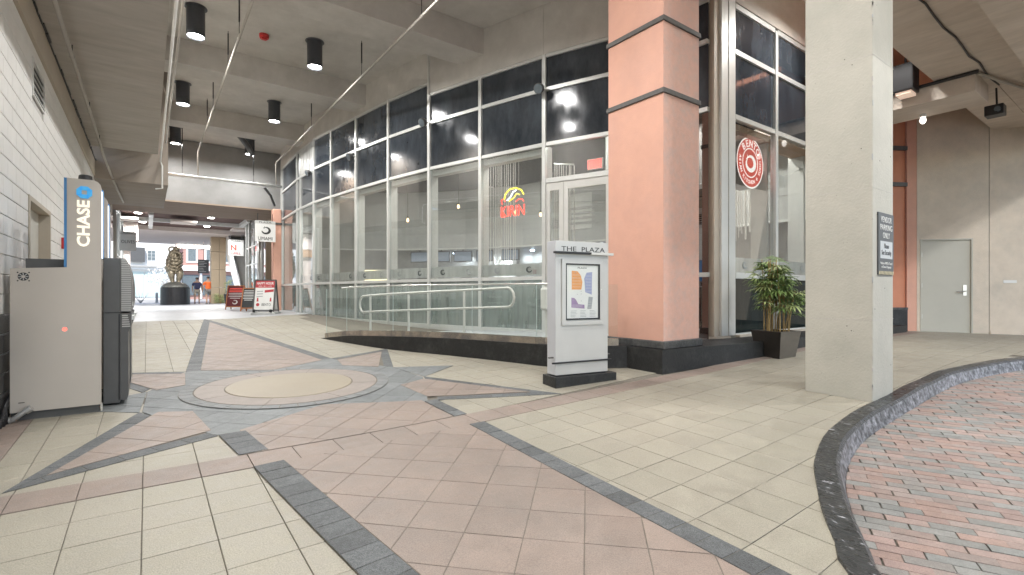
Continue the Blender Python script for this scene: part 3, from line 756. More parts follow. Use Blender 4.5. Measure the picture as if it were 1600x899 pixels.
# ------------------------------------------------------------------ pipes
def pipe(name, label, pts, r, m, hang=None, zc=6.9, cat='pipe', fit=None):
    t = thing(name, label, cat, pts[0])
    MB().tube(pts, r, 10).build('pipe_run', m, t, smooth=True)
    for p in (hang or []):
        h = MB().tube([(p[0], p[1], p[2]+r), (p[0], p[1], zc-.001)], .007, 6).build('hanger_rod', M['black'], t)
        MB().lathe((p[0], p[1]-.015, p[2]), [(r+.006, 0), (r+.006, .03)], 12, (1, 0, 0), ax=(0, 1, 0)).build('clamp_ring', M['pipe'], t)
        if zc-p[2] > .3: MB().box(p[0]-.012, p[0]+.012, p[1]-.012, p[1]+.012, p[2]+.3, zc-.05).build('hanger_bracket', M['black'], t)
    return t
pipe('sprinkler_pipe', 'sprinkler pipe under the taupe soffit by the block wall', [(-.75, 2, 4.22), (-.75, 13.9, 4.22), (-.62, 15.5, 3.88), (-.55, 18, 3.86)], .023, M['pipe'], [(-.75, y, 4.22) for y in (6.1, 8.2, 10.5, 12.6)], 4.37)
pipe('sprinkler_pipe', 'long sprinkler pipe between the two rows of ceiling downlights', [(1.4, 3, 6.1), (1.4, 19.9, 6.1), (1.4, 20.0, 6.02), (1.4, 20.0, 5.24)], .023, M['pipe'], [(1.4, y, 6.1) for y in (7.8, 10.6, 12.2, 15.2, 16.8)])
pipe('sprinkler_pipe', 'sprinkler pipe running above the curved glass front', [(3.85, 3, 6.1), (3.85, 19.9, 6.1), (3.85, 20.0, 6.02), (3.85, 20.0, 5.24)], .023, M['pipe'], [(3.85, y, 6.1) for y in (7.9, 10.9, 15.1)])
pipe('crossing_pipe', 'white pipe crossing in front of the grey header', [(.5, 20, 5.22), (4.05, 20, 5.22)], .05, M['pipewhite'], [(.95, 20, 5.22), (3.1, 20, 5.22)])
pipe('edge_conduit', 'white conduit along the edge of the taupe soffit', [(.26, 3, 4.5), (.26, 14.9, 4.5), (.30, 14.93, 4.4), (.30, 14.93, 3.85), (.16, 14.93, 3.82)], .017, M['pipewhite'])
pipe('grey_conduit', 'thin grey conduit beside the soffit edge below the downlights', [(.36, 3, 4.9), (.36, 14.6, 4.9)], .016, M['pipe'])
kbr = MB().tube([(3.45, 20.05, 5.15), (3.75, 20.5, 4.95), (3.95, 20.8, 4.62)], .045, 8)
tag(kbr.build('brace_arm', M['dkgrey']), 'diagonal grey brace in front of the header by the glass wall', 'brace')
tag(MB().tube([(2.25, 18.2, 6.55), (2.45, 18.6, 6.5), (2.75, 19.0, 6.3), (2.95, 19.3, 6.1)], .09, 10).build('flexible_duct', M['dkgrey'], smooth=True), 'dark flexible duct hanging near the farthest downlight', 'duct')
sd = thing('smoke_detector', 'small red alarm device on the ceiling between the downlights', 'alarm', (2.05, 11.9, 6.9))
MB().lathe((2.05, 11.9, 6.82), [(.09, 0), (.1, .03), (.1, .079)], 16).build('alarm_body', M['red'], sd)
MB().box(2.0, 2.1, 11.86, 11.94, 6.79, 6.818).build('alarm_lens', M['red'], sd)

# ------------------------------------------------------------------ downlights
def downlight(x, y, label, power=55):
    t = thing('ceiling_downlight', label, 'ceiling light', (x, y, 6.9), 'cylindrical downlights hanging from the concrete ceiling')
    MB().lathe((x, y, 6.32), [(.135, .045), (.155, .0), (.16, 0), (.16, .575)], 28).build('lamp_can', M['lampbody'], t, smooth=False)
    MB().lathe((x, y, 6.345), [(.134, 0), (.134, .01)], 24).build('lamp_lens', M['lampon'], t)
    MB().lathe((x, y, 6.892), [(.2, 0), (.2, .0075)], 24).build('ceiling_plate', M['lampbody'], t)
    L = bpy.data.lights.new('lamp', 'AREA'); L.shape = 'DISK'; L.size = .32; L.energy = power; L.color = (1, .985, .96); L.spread = R(175)
    o = bpy.data.objects.new('lamp', L); C.objects.link(o); o.parent = t; o.location = (0, 0, -.592)
    return t
pos = ['nearest in the left row', 'second in the left row', 'third in the left row']
for i, y in enumerate((11.56, 15.95, 20.3)):
    ordn = ('nearest', 'middle', 'farthest')[i]
    downlight(.77, y, f'{ordn} lit black cylinder downlight in the row beside the dropped soffit')
    downlight(3.02, y, f'{ordn} lit black cylinder downlight in the row nearer the glass wall')
for y in (7.2, 2.85, -1.5):
    wh = {7.2: 'above the round paving disc', 2.85: 'above the near pink tiles', -1.5: 'behind the viewer'}[y]
    downlight(.77, y, f'lit black cylinder downlight {wh}, on the soffit side')
    downlight(3.02, y, f'lit black cylinder downlight {wh}, on the shopfront side')
downlight(6.2, -1.6, 'added lit cylinder downlight over the driveway, out of view, nearer the viewer', 95)  # both driveway lamps are added, unseen, to brighten the column and right wall
downlight(10.2, -1.2, 'added lit cylinder downlight over the driveway, out of view, farther along', 150)
downlight(9.2, 3.3, 'lit black cylinder downlight above the corner, out of view', 40)
# lamps at the boxed beam on the right
def bulblamp(x, y, z, label):
    t = thing('utility_lamp', label, 'lamp', (x, y, z), 'small white lamps on the boxed beam')
    MB().lathe((x, y, z-.05), [(.05, 0), (.05, .05)], 14).build('lamp_base', M['white'], t)
    MB().lathe((x, y, z-.17), [(.02, 0), (.045, .03), (.05, .07), (.035, .119)], 14).build('lamp_bulb', emit('utility_bulb', (1, .93, .85), 1.2), t, smooth=True)
bulblamp(11.55, 2.9, 4.58, 'small white lamp under the boxed beam near the grey door')
bulblamp(10.95, 3.75, 4.58, 'white bulb under the boxed beam beside the concrete column')
lan = thing('black_lantern', 'black box lantern hanging behind the concrete column by the pink wall', 'lantern', (10.6, 2.9, 5.5))
MB().box(10.43, 10.77, 2.75, 3.05, 4.75, 5.22).build('lantern_body', M['black'], lan, bevel=.02)
MB().box(10.47, 10.73, 2.79, 3.01, 4.70, 4.748).build('lantern_glass', emit('lantern_pane', (1, .75, .6), .2), lan)
MB().tube([(10.6, 2.9, 5.221), (10.6, 2.9, 5.6)], .02, 8).build('lantern_stem', M['black'], lan)
cmx = thing('security_camera', 'small black camera box on the wall at the end of the boxed beam', 'camera', (12.05, 2.05, 4.5))
MB().box(12.0, 12.25, 1.9, 2.15, 4.42, 4.6).build('camera_body', M['black'], cmx, bevel=.01)
MB().tube([(12.1, 2.0, 4.6), (12.05, 2.0, 4.895)], .015, 8).build('camera_arm', M['black'], cmx)
MB().lathe((11.94, 1.97, 4.5), [(.045, 0), (.045, .058)], 12, (0, 1, 0), ax=(1, 0, 0)).build('camera_lens', M['winglass'], cmx)

# ------------------------------------------------------------------ glass front
SILL, T0, T1, T2 = .53, 1.575, 4.18, 5.25
def head(i): return 6.17 if i >= 5 else 5.9
ff = thing('curved_shopfront', 'curved two storey aluminium and glass restaurant front between the pink column and the far pier', 'shopfront', (5.3, 10.5, .5))
NP = FN
for i, (x, y) in enumerate(NP):
    if i == 0: continue
    a = NP[max(i-1, 0)]; c = NP[min(i+1, len(NP)-1)]; d = Vector((c[0]-a[0], c[1]-a[1])).normalized()
    hd_ = max(head(i), head(i-1))
    hw = .04
    MB().obox((x, y), (d.x, d.y), hw, .05, gz(x, y)+.02 if i in (3, 2) else SILL-.1, hd_+.03).build('mullion', M['alu'], ff)
    if i < len(NP)-1 and i > 1:
        n_ = Vector((d.y, -d.x))      # towards the inside
        MB().obox((x+n_.x*.14, y+n_.y*.14), (n_.x, n_.y), .085, .035, .5, T1-.01).build('inner_jamb', M['rwhite'], ff)
seg_ids = [i for i in range(0, len(NP)-1)]
def bay(i, z0, z1, m, name, th=.012, off=0):
    p, q = NP[i], NP[i+1]; d = Vector((q[0]-p[0], q[1]-p[1])).normalized(); e = .042
    p2 = (p[0]+d.x*e, p[1]+d.y*e); q2 = (q[0]-d.x*e, q[1]-d.y*e)
    return MB().seg(p2, q2, th, z0, z1, off-th/2).build(name, m, ff)
DOOR = 2
for i in seg_ids:
    hz = head(i)
    rows = [(SILL, .09), (T0, .035), (T1, .035), (T2, .035), (hz, .03)]
    for z, h in rows:
        if i == DOOR and z in (SILL, T0): continue
        bay(i, z-h if z != SILL else SILL-.09, z+h if z != SILL else SILL+.03, M['alu'], 'transom', .085)
    if i != DOOR:
        bay(i, SILL+.03, T0-.035, M['lowglass'] if i > 1 else M['retglass'], 'lower_pane', .01)
        bay(i, T0+.035, T1-.035, M['glass'] if i > 1 else M['retglass'], 'window_pane', .01)
        if 1 < i < 10:
            bay(i, T0+.06, T0+.30, M['frost'], 'frosted_band', .003, -.012)
            p, q = NP[i], NP[i+1]; d = Vector((q[0]-p[0], q[1]-p[1])); L_ = d.length; d.normalize()
            for fct in (.22, .72):
                O = (p[0]+d.x*L_*fct, p[1]+d.y*L_*fct, T0+.18); n_ = Vector((-d.y, d.x, 0))
                O = Vector(O)+n_*.012
                swoosh(MB(), O, (-d.x, -d.y, 0), (0, 0, 1), .085, .002).build('dragon_print', M['logo'] if (i+int(fct*2)) % 2 else M['logogrey'], ff)
        # soffit return inside, above the clear glass
        p, q = NP[i], NP[i+1]
        MB().seg(p, q, .18, T1-.16, T1-.04, -.24).build('inner_header', M['rwhite'], ff)
    if i == 9 or i == 10:
        lv = MB()
        bay(i, T2+.035, hz-.03, M['black'], 'grille_back', .01)
        if i == 9:
            p, q = NP[i], NP[i+1]
            for k in range(9):
                f_ = (k+.5)/9; xx = p[0]+(q[0]-p[0])*f_; y_ = p[1]+(q[1]-p[1])*f_
                MB().box(xx-.06, xx-.02, y_-.03, y_+.03, T2+.04, hz-.035).build('grille_bar', M['alu'], ff)
    else: bay(i, T2+.035, hz-.03, M['spandrel'], 'spandrel_panel', .012)
    bay(i, T1+.035, T2-.035, M['spandrel'], 'spandrel_panel', .012)
# doors
p, q = NP[DOOR], NP[DOOR+1]; d = Vector((q[0]-p[0], q[1]-p[1])); L_ = d.length; d.normalize()
def on(f_): return (p[0]+d.x*L_*f_, p[1]+d.y*L_*f_)
DH = 3.42
bay(DOOR, DH, DH+.09, M['alu'], 'door_head', .09)
bay(DOOR, DH+.09, T1-.035, M['glass'], 'fanlight_pane', .01)
bay(DOOR, .50, .53, M['alu'], 'threshold', .14)
for a_, b_ in ((.03, .70), (.705, .975)):
    lf = MB(); A = on(a_); B = on(b_); w_ = .09
    A1 = (A[0]+d.x*w_, A[1]+d.y*w_); B1 = (B[0]-d.x*w_, B[1]-d.y*w_)
    lf.seg(A, A1, .05, .531, DH-.002, -.025).seg(B1, B, .05, .531, DH-.002, -.025).seg(A1, B1, .05, DH-.15, DH-.002, -.025).seg(A1, B1, .05, .531, .75, -.025)
    leaf = lf.build('door_leaf', M['aluwhite'], ff)
    sub(MB().seg(A1, B1, .01, .75, DH-.15, -.005).build('door_pane', M['glass']), leaf)
    hx, hy = (A1 if a_ < .1 else B1)
    hx, hy = on(.62 if a_ < .1 else .72)
    sub(MB().tube([(hx-.09, hy-.04, 1.35), (hx-.11, hy-.05, 1.4), (hx-.11, hy-.05, 1.75), (hx-.09, hy-.04, 1.8)], .014, 8).build('pull_handle', M['steel']), leaf)
# kerb under the glass, bulkhead above it
sk = MB(); bh = MB()
for i in range(0, len(NP)-1):
    p, q = NP[i], NP[i+1]
    if i != DOOR: sk.seg(p, q, .22, -.1, SILL-.092, -.13)
    bh.seg(p, q, .35, head(i)+.032, 6.897, -.30)
struct(sk, 'sill_kerb', M['granitecap']); struct(bh, 'bulkhead', M['ceil'])
for k, (x, y) in enumerate(((6.04, 8.2), (5.1, 11.6), (4.78, 13.4))):   # expansion seams on the bulkhead
    pass
# step trim where the head drops
tag(MB().box(5.26, 5.30, 10.44, 10.5, 5.9, 6.89).build('drop_trim', M['alu'], ff))
# little floodlights on the transom
for k, (i, zz, lab) in enumerate(((3, T2, 'small dark floodlight on the glass front nearest the pink column'), (5, T2, 'small dark floodlight on the glass front where its head steps down'),
                                  (7, T1+.9, 'small grey floodlight halfway along the curved glass front'), (9, T1+.95, 'small dark floodlight at the far end of the glass front'))):
    x, y = NP[i]; t = thing('flood_light', lab, 'floodlight', (x, y, zz), 'small floodlights clamped to the glass front')
    a = NP[i-1]; c = NP[i+1]; d_ = Vector((c[0]-a[0], c[1]-a[1])).normalized(); n_ = Vector((-d_.y, d_.x, 0))
    P = Vector((x, y, zz))
    MB().tube([P+n_*.05, P+n_*.16+Vector((0, 0, .02))], .014, 8).build('light_arm', M['alu'], t)
    ax = (n_+Vector((0, 0, -.5))).normalized(); u = ax.cross(Vector((0, 0, 1))).normalized()
    MB().lathe(P+n_*.14-ax*.02, [(.03, 0), (.085, .05), (.10, .12), (.10, .15)], 18, u, ax=ax).build('light_head', M['dkgrey'], t, smooth=True)
    MB().lathe(P+n_*.14+ax*.1305, [(.088, 0), (.088, .003)], 18, u, ax=ax).build('light_glass', M['winglass'], t)

# right wing of the shopfront
wg = thing('wing_glazing', 'tall aluminium glazed shop window right of the pink column', 'shopfront', (7.7, 4.43, .6))
MB().box(7.31, 7.72, 4.36, 4.56, .6, 6.89).build('corner_post', M['aluwhite'], wg, bevel=.006)
MB().box(7.17, 7.305, 4.40, 4.52, .6, 6.89).build('corner_frame', M['beige'], wg)
MB().box(7.50, 7.512, 4.352, 4.359, .6, 6.89).build('post_seam', M['pipe'], wg)
wx = [7.74, 9.14, 10.6, 12.1, 13.6]
for a_, b_ in zip(wx, wx[1:]):
    MB().box(b_-.045, b_+.045, 4.38, 4.48, .6, 6.0).build('mullion', M['alu'], wg)
    for z, h in ((.57, .05), (T0, .05), (T1, .04), (T2, .04), (6.0, .04)):
        MB().box(a_+.0455, b_-.0455, 4.39, 4.475, z-h, z+h).build('transom', M['alu'], wg)
    MB().box(a_+.046, b_-.046, 4.425, 4.435, .62, T0-.05).build('lower_pane', M['darkglass'], wg)
    MB().box(a_+.046, b_-.046, 4.425, 4.435, T0+.05, T1-.04).build('window_pane', M['glass'], wg)
    MB().box(a_+.046, b_-.046, 4.438, 4.441, T0+.055, T0+.30).build('frosted_band', M['frost'], wg)
    for f_ in (.28, .75):
        swoosh(MB(), (a_+(b_-a_)*f_, 4.42, T0+.18), (1, 0, 0), (0, 0, 1), .08, .002).build('dragon_print', M['logogrey'], wg)
    for z0, z1 in ((T1+.04, T2-.04), (T2+.04, 5.96)):
        MB().box(a_+.046, b_-.046, 4.425, 4.435, z0, z1).build('spandrel_panel', M['spandrel'], wg)
    MB().box(b_-.03, b_+.03, 4.55, 4.85, .6, T1).build('inner_jamb', M['rwhite'], wg)
    MB().box(a_, b_-.031, 4.5, 4.8, T1-.16, T1-.05).build('inner_header', M['rtan'], wg)
struct(MB().box(7.75, 14.4, 4.37, 4.6, 6.045, 6.895), 'wing_bulkhead', M['soffit'])

# black stucco plinth along the wing and under the column
pl = MB()
pl.prism([(5.27, 3.95), (7.3, 3.72), (13.6, 3.70), (13.6, 4.37), (7.31, 4.35), (7.08, 4.40), (6.7, 5.5), (5.2, 5.1)], -.05, .565)
struct(pl, 'black_plinth', M['granite'])
struct(MB().prism([(7.745, 4.30), (13.5, 4.30), (13.5, 4.372), (7.745, 4.372)], .566, .60), 'sill_ledge', M['beige'])
# pink column
pc = thing('pink_column', 'square salmon stucco column with charcoal bands at the corner of the glass front', 'column', (5.7, 4.4, .57))
X0, X1, Y0, Y1 = 5.33, 6.11, 3.98, 4.92
cl = MB().box(X0, X1, Y0, Y1, .669, 6.89).build('column_shaft', [M['pinkwall'], M['pinkdirty']], pc)
for pf in cl.data.polygons:
    if pf.normal.y < -.9: pf.material_index = 1
MB().box(X0-.03, X1+.05, Y0-.03, Y1+.03, .5655, .6685).build('column_base', M['granitecap'], pc, bevel=.012)
for z in (3.86, 4.785):
    MB().box(X0-.022, X1+.022, Y0-.022, Y1+.022, z, z+.065).build('column_band', M['band'], pc, bevel=.006)
# foreground concrete column
cc = thing('concrete_column', 'tall bare grey concrete column in the foreground beside the kerb', 'column', (6.03, 2.15, .2))
MB().box(5.75, 6.32, 1.835, 2.46, .1, 6.89).build('column_shaft', M['conc'], cc, bevel=.012)
for k in range(34):
    z = random.uniform(.4, 4.6); y = random.uniform(1.9, 2.4); r_ = random.choice((.002, .003, .003, .006))
    MB().lathe((5.7488, y, z), [(r_, 0), (r_*.6, .0006)], 7, (0, 1, 0), ax=(-1, 0, 0)).build('pit', M['hole'], cc)
for k in range(12):
    z = random.uniform(.4, 4.6); x = random.uniform(5.8, 6.27); r_ = random.choice((.003, .005, .008))
    MB().lathe((x, 1.8338, z), [(r_, 0), (r_*.6, .0006)], 7, (1, 0, 0), ax=(0, -1, 0)).build('pit', M['hole'], cc)
for k in range(18):
    z = random.uniform(.3, 4.8); h_ = random.uniform(.01, .07)
    MB().box(5.7485, 5.7485+random.uniform(.004, .013), 1.8335, 1.8335+random.uniform(.004, .012), z, z+h_).build('edge_chip', M['conc2'] if k % 3 else M['pgrey'], cc)
for z in (1.02, 2.33, 3.64, 4.95):
    MB().box(5.7487, 6.3213, 1.8337, 2.4613, z, z+.004).build('form_line', M['conc2'], cc)
# vendor sign
vs = thing('parking_sign', 'charcoal vendor parking only sign on the narrow face of the concrete column', 'sign', (6.08, 1.83, 1.8))
sx0, sx1, sz0, sz1 = 5.86, 6.285, 1.475, 2.10
MB().box(sx0, sx1, 1.822, 1.834, sz0+.04, sz1).build('sign_plate', M['signdark'], vs)
U = (1, 0, 0); V = (0, 0, 1); cx = (sx0+sx1)/2; yq = 1.8215
text('VENDOR', (cx, yq, 2.035), U, V, .30, .058, M['paper'], 'lettering', vs)
text('PARKING', (cx, yq, 1.955), U, V, .33, .058, M['paper'], 'lettering', vs)
text('ONLY', (cx, yq, 1.875), U, V, .19, .058, M['paper'], 'lettering', vs)
MB().box(cx-.17, cx+.17, 1.8195, 1.8215, 1.64, 1.815).build('sign_panel', M['signpaper'], vs)
text('Please\nSee Security', (cx, 1.819, 1.727), U, V, .27, .13, M['signdark'], 'lettering', vs)
text("Violators Will Be Towed\nat Owner's Expense", (cx, yq, 1.57), U, V, .33, .07, M['paper'], 'lettering', vs)
MB().box(sx0, sx1, 1.822, 1.834, sz0, sz0+.0395).build('hazard_strip', M['signdark'], vs)
for k in range(11):
    x = sx0+.01+k*.038
    MB().slab((x, 1.8218, sz0+.003), (1, 0, 0), (0, 0, 1), [(0, 0), (.016, 0), (.03, .034), (.014, .034)], .002).build('hazard_stripe', M['yellow'], vs)
# far right wall with the grey door
A = Vector((14.15, 3.66)); B = Vector((14.80, 2.87)); dd = (B-A).normalized(); nn = Vector((-dd.y, dd.x))   # nn points away from the camera
def W_(s, o=0): p_ = A+dd*s+nn*o; return (p_.x, p_.y)
rw = thing('stucco_wall', 'beige stucco wall with vertical joints at the far right', 'wall', (14.5, 3.2, .4))
def wseg(s0, s1, z0, z1, m, name, par, t=.25, o=0): return MB().seg(W_(s0), W_(s1), t, z0, z1, o).build(name, m, par)
DW0, DW1, DT = .06, 1.06, 2.50
wseg(0, DW0, .2, 6.89, M['stucco'], 'wall_panel', rw); wseg(DW0, DW1, DT, 6.89, M['stucco'], 'wall_panel', rw)
wseg(DW1, 1.36, .2, 6.89, M['stucco'], 'wall_panel', rw)
wseg(1.372, 4.2, .2, 6.89, M['stucco'], 'wall_panel', rw); wseg(4.212, 8, .1, 6.89, M['stucco'], 'wall_panel', rw)
wseg(1.3605, 1.3715, .2, 6.89, M['hole'], 'wall_joint', rw, .24, .008)
wseg(1.38, 2.6, .2, .43, M['stucco'], 'wall_kerb', rw, .02, -.021)
gd = thing('service_door', 'flush grey metal service door in the beige stucco wall', 'door', (14.5, 3.2, .4))
wseg(DW0+.03, DW1-.03, .38, DT-.03, M['doorgrey'], 'door_leaf', gd, .05, .03)
f = MB(); f.seg(W_(DW0), W_(DW0+.0295), .2, .3, DT, -.012).seg(W_(DW1-.0295), W_(DW1), .2, .3, DT, -.012).seg(W_(DW0+.03), W_(DW1-.03), .2, DT-.0295, DT, -.012)
f.build('door_frame', M['doorgrey'], gd)
hp_ = W_(DW1-.14, .0295); lp = MB().seg(W_(DW1-.17), W_(DW1-.10), .012, 1.22, 1.46, .0175).build('lock_plate', M['steel'], gd)
hq = W_(DW1-.14, -.03); hr = W_(DW1-.30, -.035); h0_ = W_(DW1-.135, .017)
MB().tube([(h0_[0], h0_[1], 1.32), (hq[0], hq[1], 1.32), (hr[0], hr[1], 1.315)], .014, 8).build('lever_handle', M['steel'], gd)
for z in (.7, 1.4, 2.1):
    a_ = W_(DW0+.035, .012); MB().lathe((a_[0], a_[1], z), [(.012, 0), (.012, .1)], 8).build('hinge', M['steel'], gd)
lb = MB().seg(W_(1.62), W_(1.86), .01, 1.50, 1.56, -.011).build('label_plate', M['paper']); tag(lb, 'small blank pale label strip on the stucco wall right of the grey door', 'label')
# pink wall pieces left of it
pw = thing('salmon_wall', 'salmon stucco wall with charcoal bands and black skirting behind the concrete column', 'wall', (13.6, 4.1, .4))
MB().prism([W_(-.005), W_(-.2), W_(-.2, .3), W_(-.005, .3)], .3, 6.85).build('wall_pier', M['pinkwall'], pw)
q0 = W_(-.205, .05); MB().prism([(12.4, 4.75), (q0[0], q0[1]), (q0[0]+.1, q0[1]+.2), (12.5, 4.95)], .3, 5.59).build('wall_return', M['pinkdark'], pw)  # deeper salmon than the pier paints the shading into the return's colour
MB().prism([(12.36, 4.70), (q0[0]-.03, q0[1]-.05), (q0[0]-.003, q0[1]-.004), (12.4, 4.745)], .3, .90).build('skirting', M['granite'], pw)
MB().prism([(12.33, 4.67), (q0[0]-.035, q0[1]-.06), (q0[0]-.003, q0[1]-.004), (12.4, 4.745)], .901, .95).build('skirting_cap', M['granitecap'], pw)
for z in (3.72, 4.55):
    MB().prism([(12.36, 4.70), (q0[0]-.03, q0[1]-.05), (q0[0]-.003, q0[1]-.004), (12.4, 4.745)], z, z+.09).build('wall_band', M['band'], pw)
# ------------------------------------------------------------------ ramp in front of the glass
RO = [(2.861, 10.556, .352), (2.97, 9.95, .42), (3.10, 9.35, .475), (3.388, 8.163, .535), (3.87, 6.99, .562), (4.29, 5.84, .565), (4.46, 5.317, .570), (4.75, 4.88, .572), (5.30, 4.45, .572)]
RS = []
for i in range(len(RO)-1):
    p0 = RO[max(i-1, 0)]; p1 = RO[i]; p2 = RO[i+1]; p3 = RO[min(i+2, len(RO)-1)]
    for j in range(3):
        t = j/3; RS.append(tuple(.5*((2*b)+(-a+c)*t+(2*a-5*b+4*c-d)*t*t+(-a+3*b-3*c+d)*t**3) for a, b, c, d in zip(p0, p1, p2, p3)))
RS.append(RO[-1])
RI = off_curve([(a, b) for a, b, c in RS], -.15)
pl = MB()
for i in range(len(RS)-1):
    q = []
    for k in (i, i+1):
        x, y, z = RS[k]; u, v = RI[k]; q.append([(x, y, gz(x, y)-.05), (x, y, z), (u, v, z), (u, v, z-.3)])
    for j in range(3): pl.add([q[0][j], q[1][j], q[1][j+1], q[0][j+1]], [(0, 1, 2, 3)])
x, y, z = RS[0]; u, v = RI[0]; pl.add([(x, y, gz(x, y)-.05), (u, v, gz(x, y)-.05), (u, v, z), (x, y, z)], [(0, 1, 2, 3)])
struct(pl, 'ramp_plinth', M['granite'])
rf = MB()
for i in range(len(RS)-1):
    q = []
    for k in (i, i+1):
        u, v = RI[k]; z = RS[k][2]-.035; v2 = max(v+.25*(11-v)*.0, 4.5)
        X1_ = fx(max(v2+.35*(v2-4)*.2, 4.6)); y2 = max(v2+.35*(v2-4)*.2, 4.6)
        q.append([(u, v, z)]+[(u+(X1_-u)*f_, v+(y2-v)*f_, z) for f_ in (.5, 1)])
    for j in range(2): rf.add([q[0][j], q[1][j], q[1][j+1], q[0][j+1]], [(0, 1, 2, 3)])
struct(rf, 'ramp_floor', M['farpave'])
# glass guard
gg = thing('glass_guard', 'frameless glass guard on a mirror metal shoe along the curved ramp', 'guardrail', (4.0, 7, .5))
RM = off_curve([(a, b) for a, b, c in RS], -.06)
iS = 1
def gtop(i): return 1.36+.045*min(1, max(0, i-2)/8)
sh = MB(); cap = []
for i in range(iS, len(RS)-2):
    (x0, y0), (x1, y1) = RM[i], RM[i+1]; z0, z1 = RS[i][2], RS[i+1][2]
    zb = lambda a: a+.003
    d_ = Vector((x1-x0, y1-y0)).normalized(); n_ = Vector((-d_.y, d_.x))*.035
    P = [(x0-n_.x, y0-n_.y), (x1-n_.x, y1-n_.y), (x1+n_.x, y1+n_.y), (x0+n_.x, y0+n_.y)]
    h0, h1 = z0+.095, z1+.095
    sh.add([(P[0][0], P[0][1], z0), (P[1][0], P[1][1], z1), (P[2][0], P[2][1], z1), (P[3][0], P[3][1], z0), (P[0][0], P[0][1], h0), (P[1][0], P[1][1], h1), (P[2][0], P[2][1], h1), (P[3][0], P[3][1], h0)],
           [(4, 5, 6, 7), (0, 1, 5, 4), (2, 3, 7, 6), (3, 0, 4, 7), (1, 2, 6, 5)])
sh.build('metal_shoe', M['shoe'], gg)
i = iS
while i < len(RS)-2:
    j = min(i+4, len(RS)-2)
    gp = MB(); e = .006
    for k in range(i, j):
        (x0, y0), (x1, y1) = RM[k], RM[k+1]; z0, z1 = RS[k][2]+.09, RS[k+1][2]+.09
        if k == i: x0 += (x1-x0)*e*3; y0 += (y1-y0)*e*3
        if k == j-1: x1 -= (x1-x0)*e*3; y1 -= (y1-y0)*e*3
        gp.add([(x0, y0, z0), (x1, y1, z1), (x1, y1, gtop(k+1)), (x0, y0, gtop(k))], [(0, 1, 2, 3)])
    gp.build('glass_panel', M['guardglass'], gg)
    i = j
ee = MB()
for k in range(iS, len(RS)-2, 4):
    x0, y0 = RM[k]; ee.box(x0-.003, x0+.003, y0-.003, y0+.003, RS[k][2]+.09, gtop(k))
ee.build('glass_edges', M['teal'], gg)
MB().tube([(RM[k][0], RM[k][1], gtop(k)+.012) for k in range(4, len(RS)-2)], .014, 8).build('cap_rail', M['steel'], gg, smooth=True)
# tubular handrail inside the guard
hr = thing('handrail', 'looped white tubular handrail behind the glass guard of the ramp', 'handrail', (4.2, 8, .5))
HR = off_curve([(a, b) for a, b, c in RS], -.42)
ids = [k for k in range(5, 15)]
top = [(HR[k][0], HR[k][1], 1.22+.145*(k-5)/9) for k in ids]; bot = [(HR[k][0], HR[k][1], .90+.165*(k-5)/9) for k in ids]
def arc(a, b, out, n=6):
    a = Vector(a); b = Vector(b); c = (a+b)/2; r_ = (a-b).length/2; o_ = Vector(out).normalized(); pts = []
    for k in range(1, n):
        th_ = math.pi*k/n; pts.append(c+(a-c)*math.cos(th_)+o_*r_*math.sin(th_)*.75)
    return pts
dE = Vector(top[-1])-Vector(top[-2]); dS = Vector(top[0])-Vector(top[1]); dE.z = dS.z = 0
loop = [Vector(p_) for p_ in top]+arc(top[-1], bot[-1], dE)+[Vector(p_) for p_ in reversed(bot)]+arc(bot[0], top[0], dS)
MB().tube(loop, .021, 10, closed=True).build('rail_loop', M['aluwhite'], hr, smooth=True)
for k in (1, 4, 7):
    x, y, z = top[k]; kk = ids[k]
    MB().tube([(x, y, RS[kk][2]-.03), (x, y, z-.02)], .021, 10).build('rail_post', M['aluwhite'], hr)
bx = thing('door_push_post', 'pale box at the end of the handrail near the entrance', 'control box', (4.9, 5.9, .5))
MB().box(4.93, 5.09, 5.82, 5.98, 1.02, 1.37).build('box_body', M['aluwhite'], bx, bevel=.03)
MB().box(4.99, 5.03, 5.88, 5.92, .54, 1.02).build('box_post', M['aluwhite'], bx)

# ------------------------------------------------------------------ directory totem
dt = thing('directory_totem', 'silver free standing plaza directory with a map case on a black plinth', 'directory', (4.15, 4.3, .2))
du = Vector((.986, -.163)).normalized(); dv = Vector((-du.y, du.x))
c0 = Vector((3.739, 4.254))
def D_(a, b): p_ = c0+du*a+dv*b; return (p_.x, p_.y)
gzb = gz(*D_(.4, .15))
MB().prism([D_(0, 0), D_(.87, 0), D_(.87, .29), D_(0, .29)], gzb-.06, gzb+.105).build('totem_plinth', M['granite'], dt, bevel=.006)
bl_, br_, bd0, bd1 = .03, .775, .05, .235
bod = MB(); bod.prism([D_(bl_, bd0), D_(br_, bd0), D_(br_, bd1), D_(bl_, bd1)], gzb+.118, 1.895)
MB().prism([D_(bl_+.02, bd0+.02), D_(br_-.02, bd0+.02), D_(br_-.02, bd1-.02), D_(bl_+.02, bd1-.02)], gzb+.105, gzb+.1175).build('shadow_gap', M['black'], dt)
o = bod.build('totem_body', [M['signgrey'], M['signlit']], dt, bevel=.004)
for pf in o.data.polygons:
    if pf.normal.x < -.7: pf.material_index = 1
U3 = (du.x, du.y, 0); V3 = (0, 0, 1)
def DP(a, z, b=bd0): x, y = D_(a, b); return (x, y, z)
text('THE  PLAZA', DP(.42, 1.805, bd0-.0005), U3, V3, .62, .055, M['print'], 'lettering', dt)
MB().prism([D_(.0, bd0-.05), D_(.50, bd0-.05), D_(.50, bd0-.002), D_(.0, bd0-.002)], 1.745, 1.768).build('dark_bar', M['black'], dt)
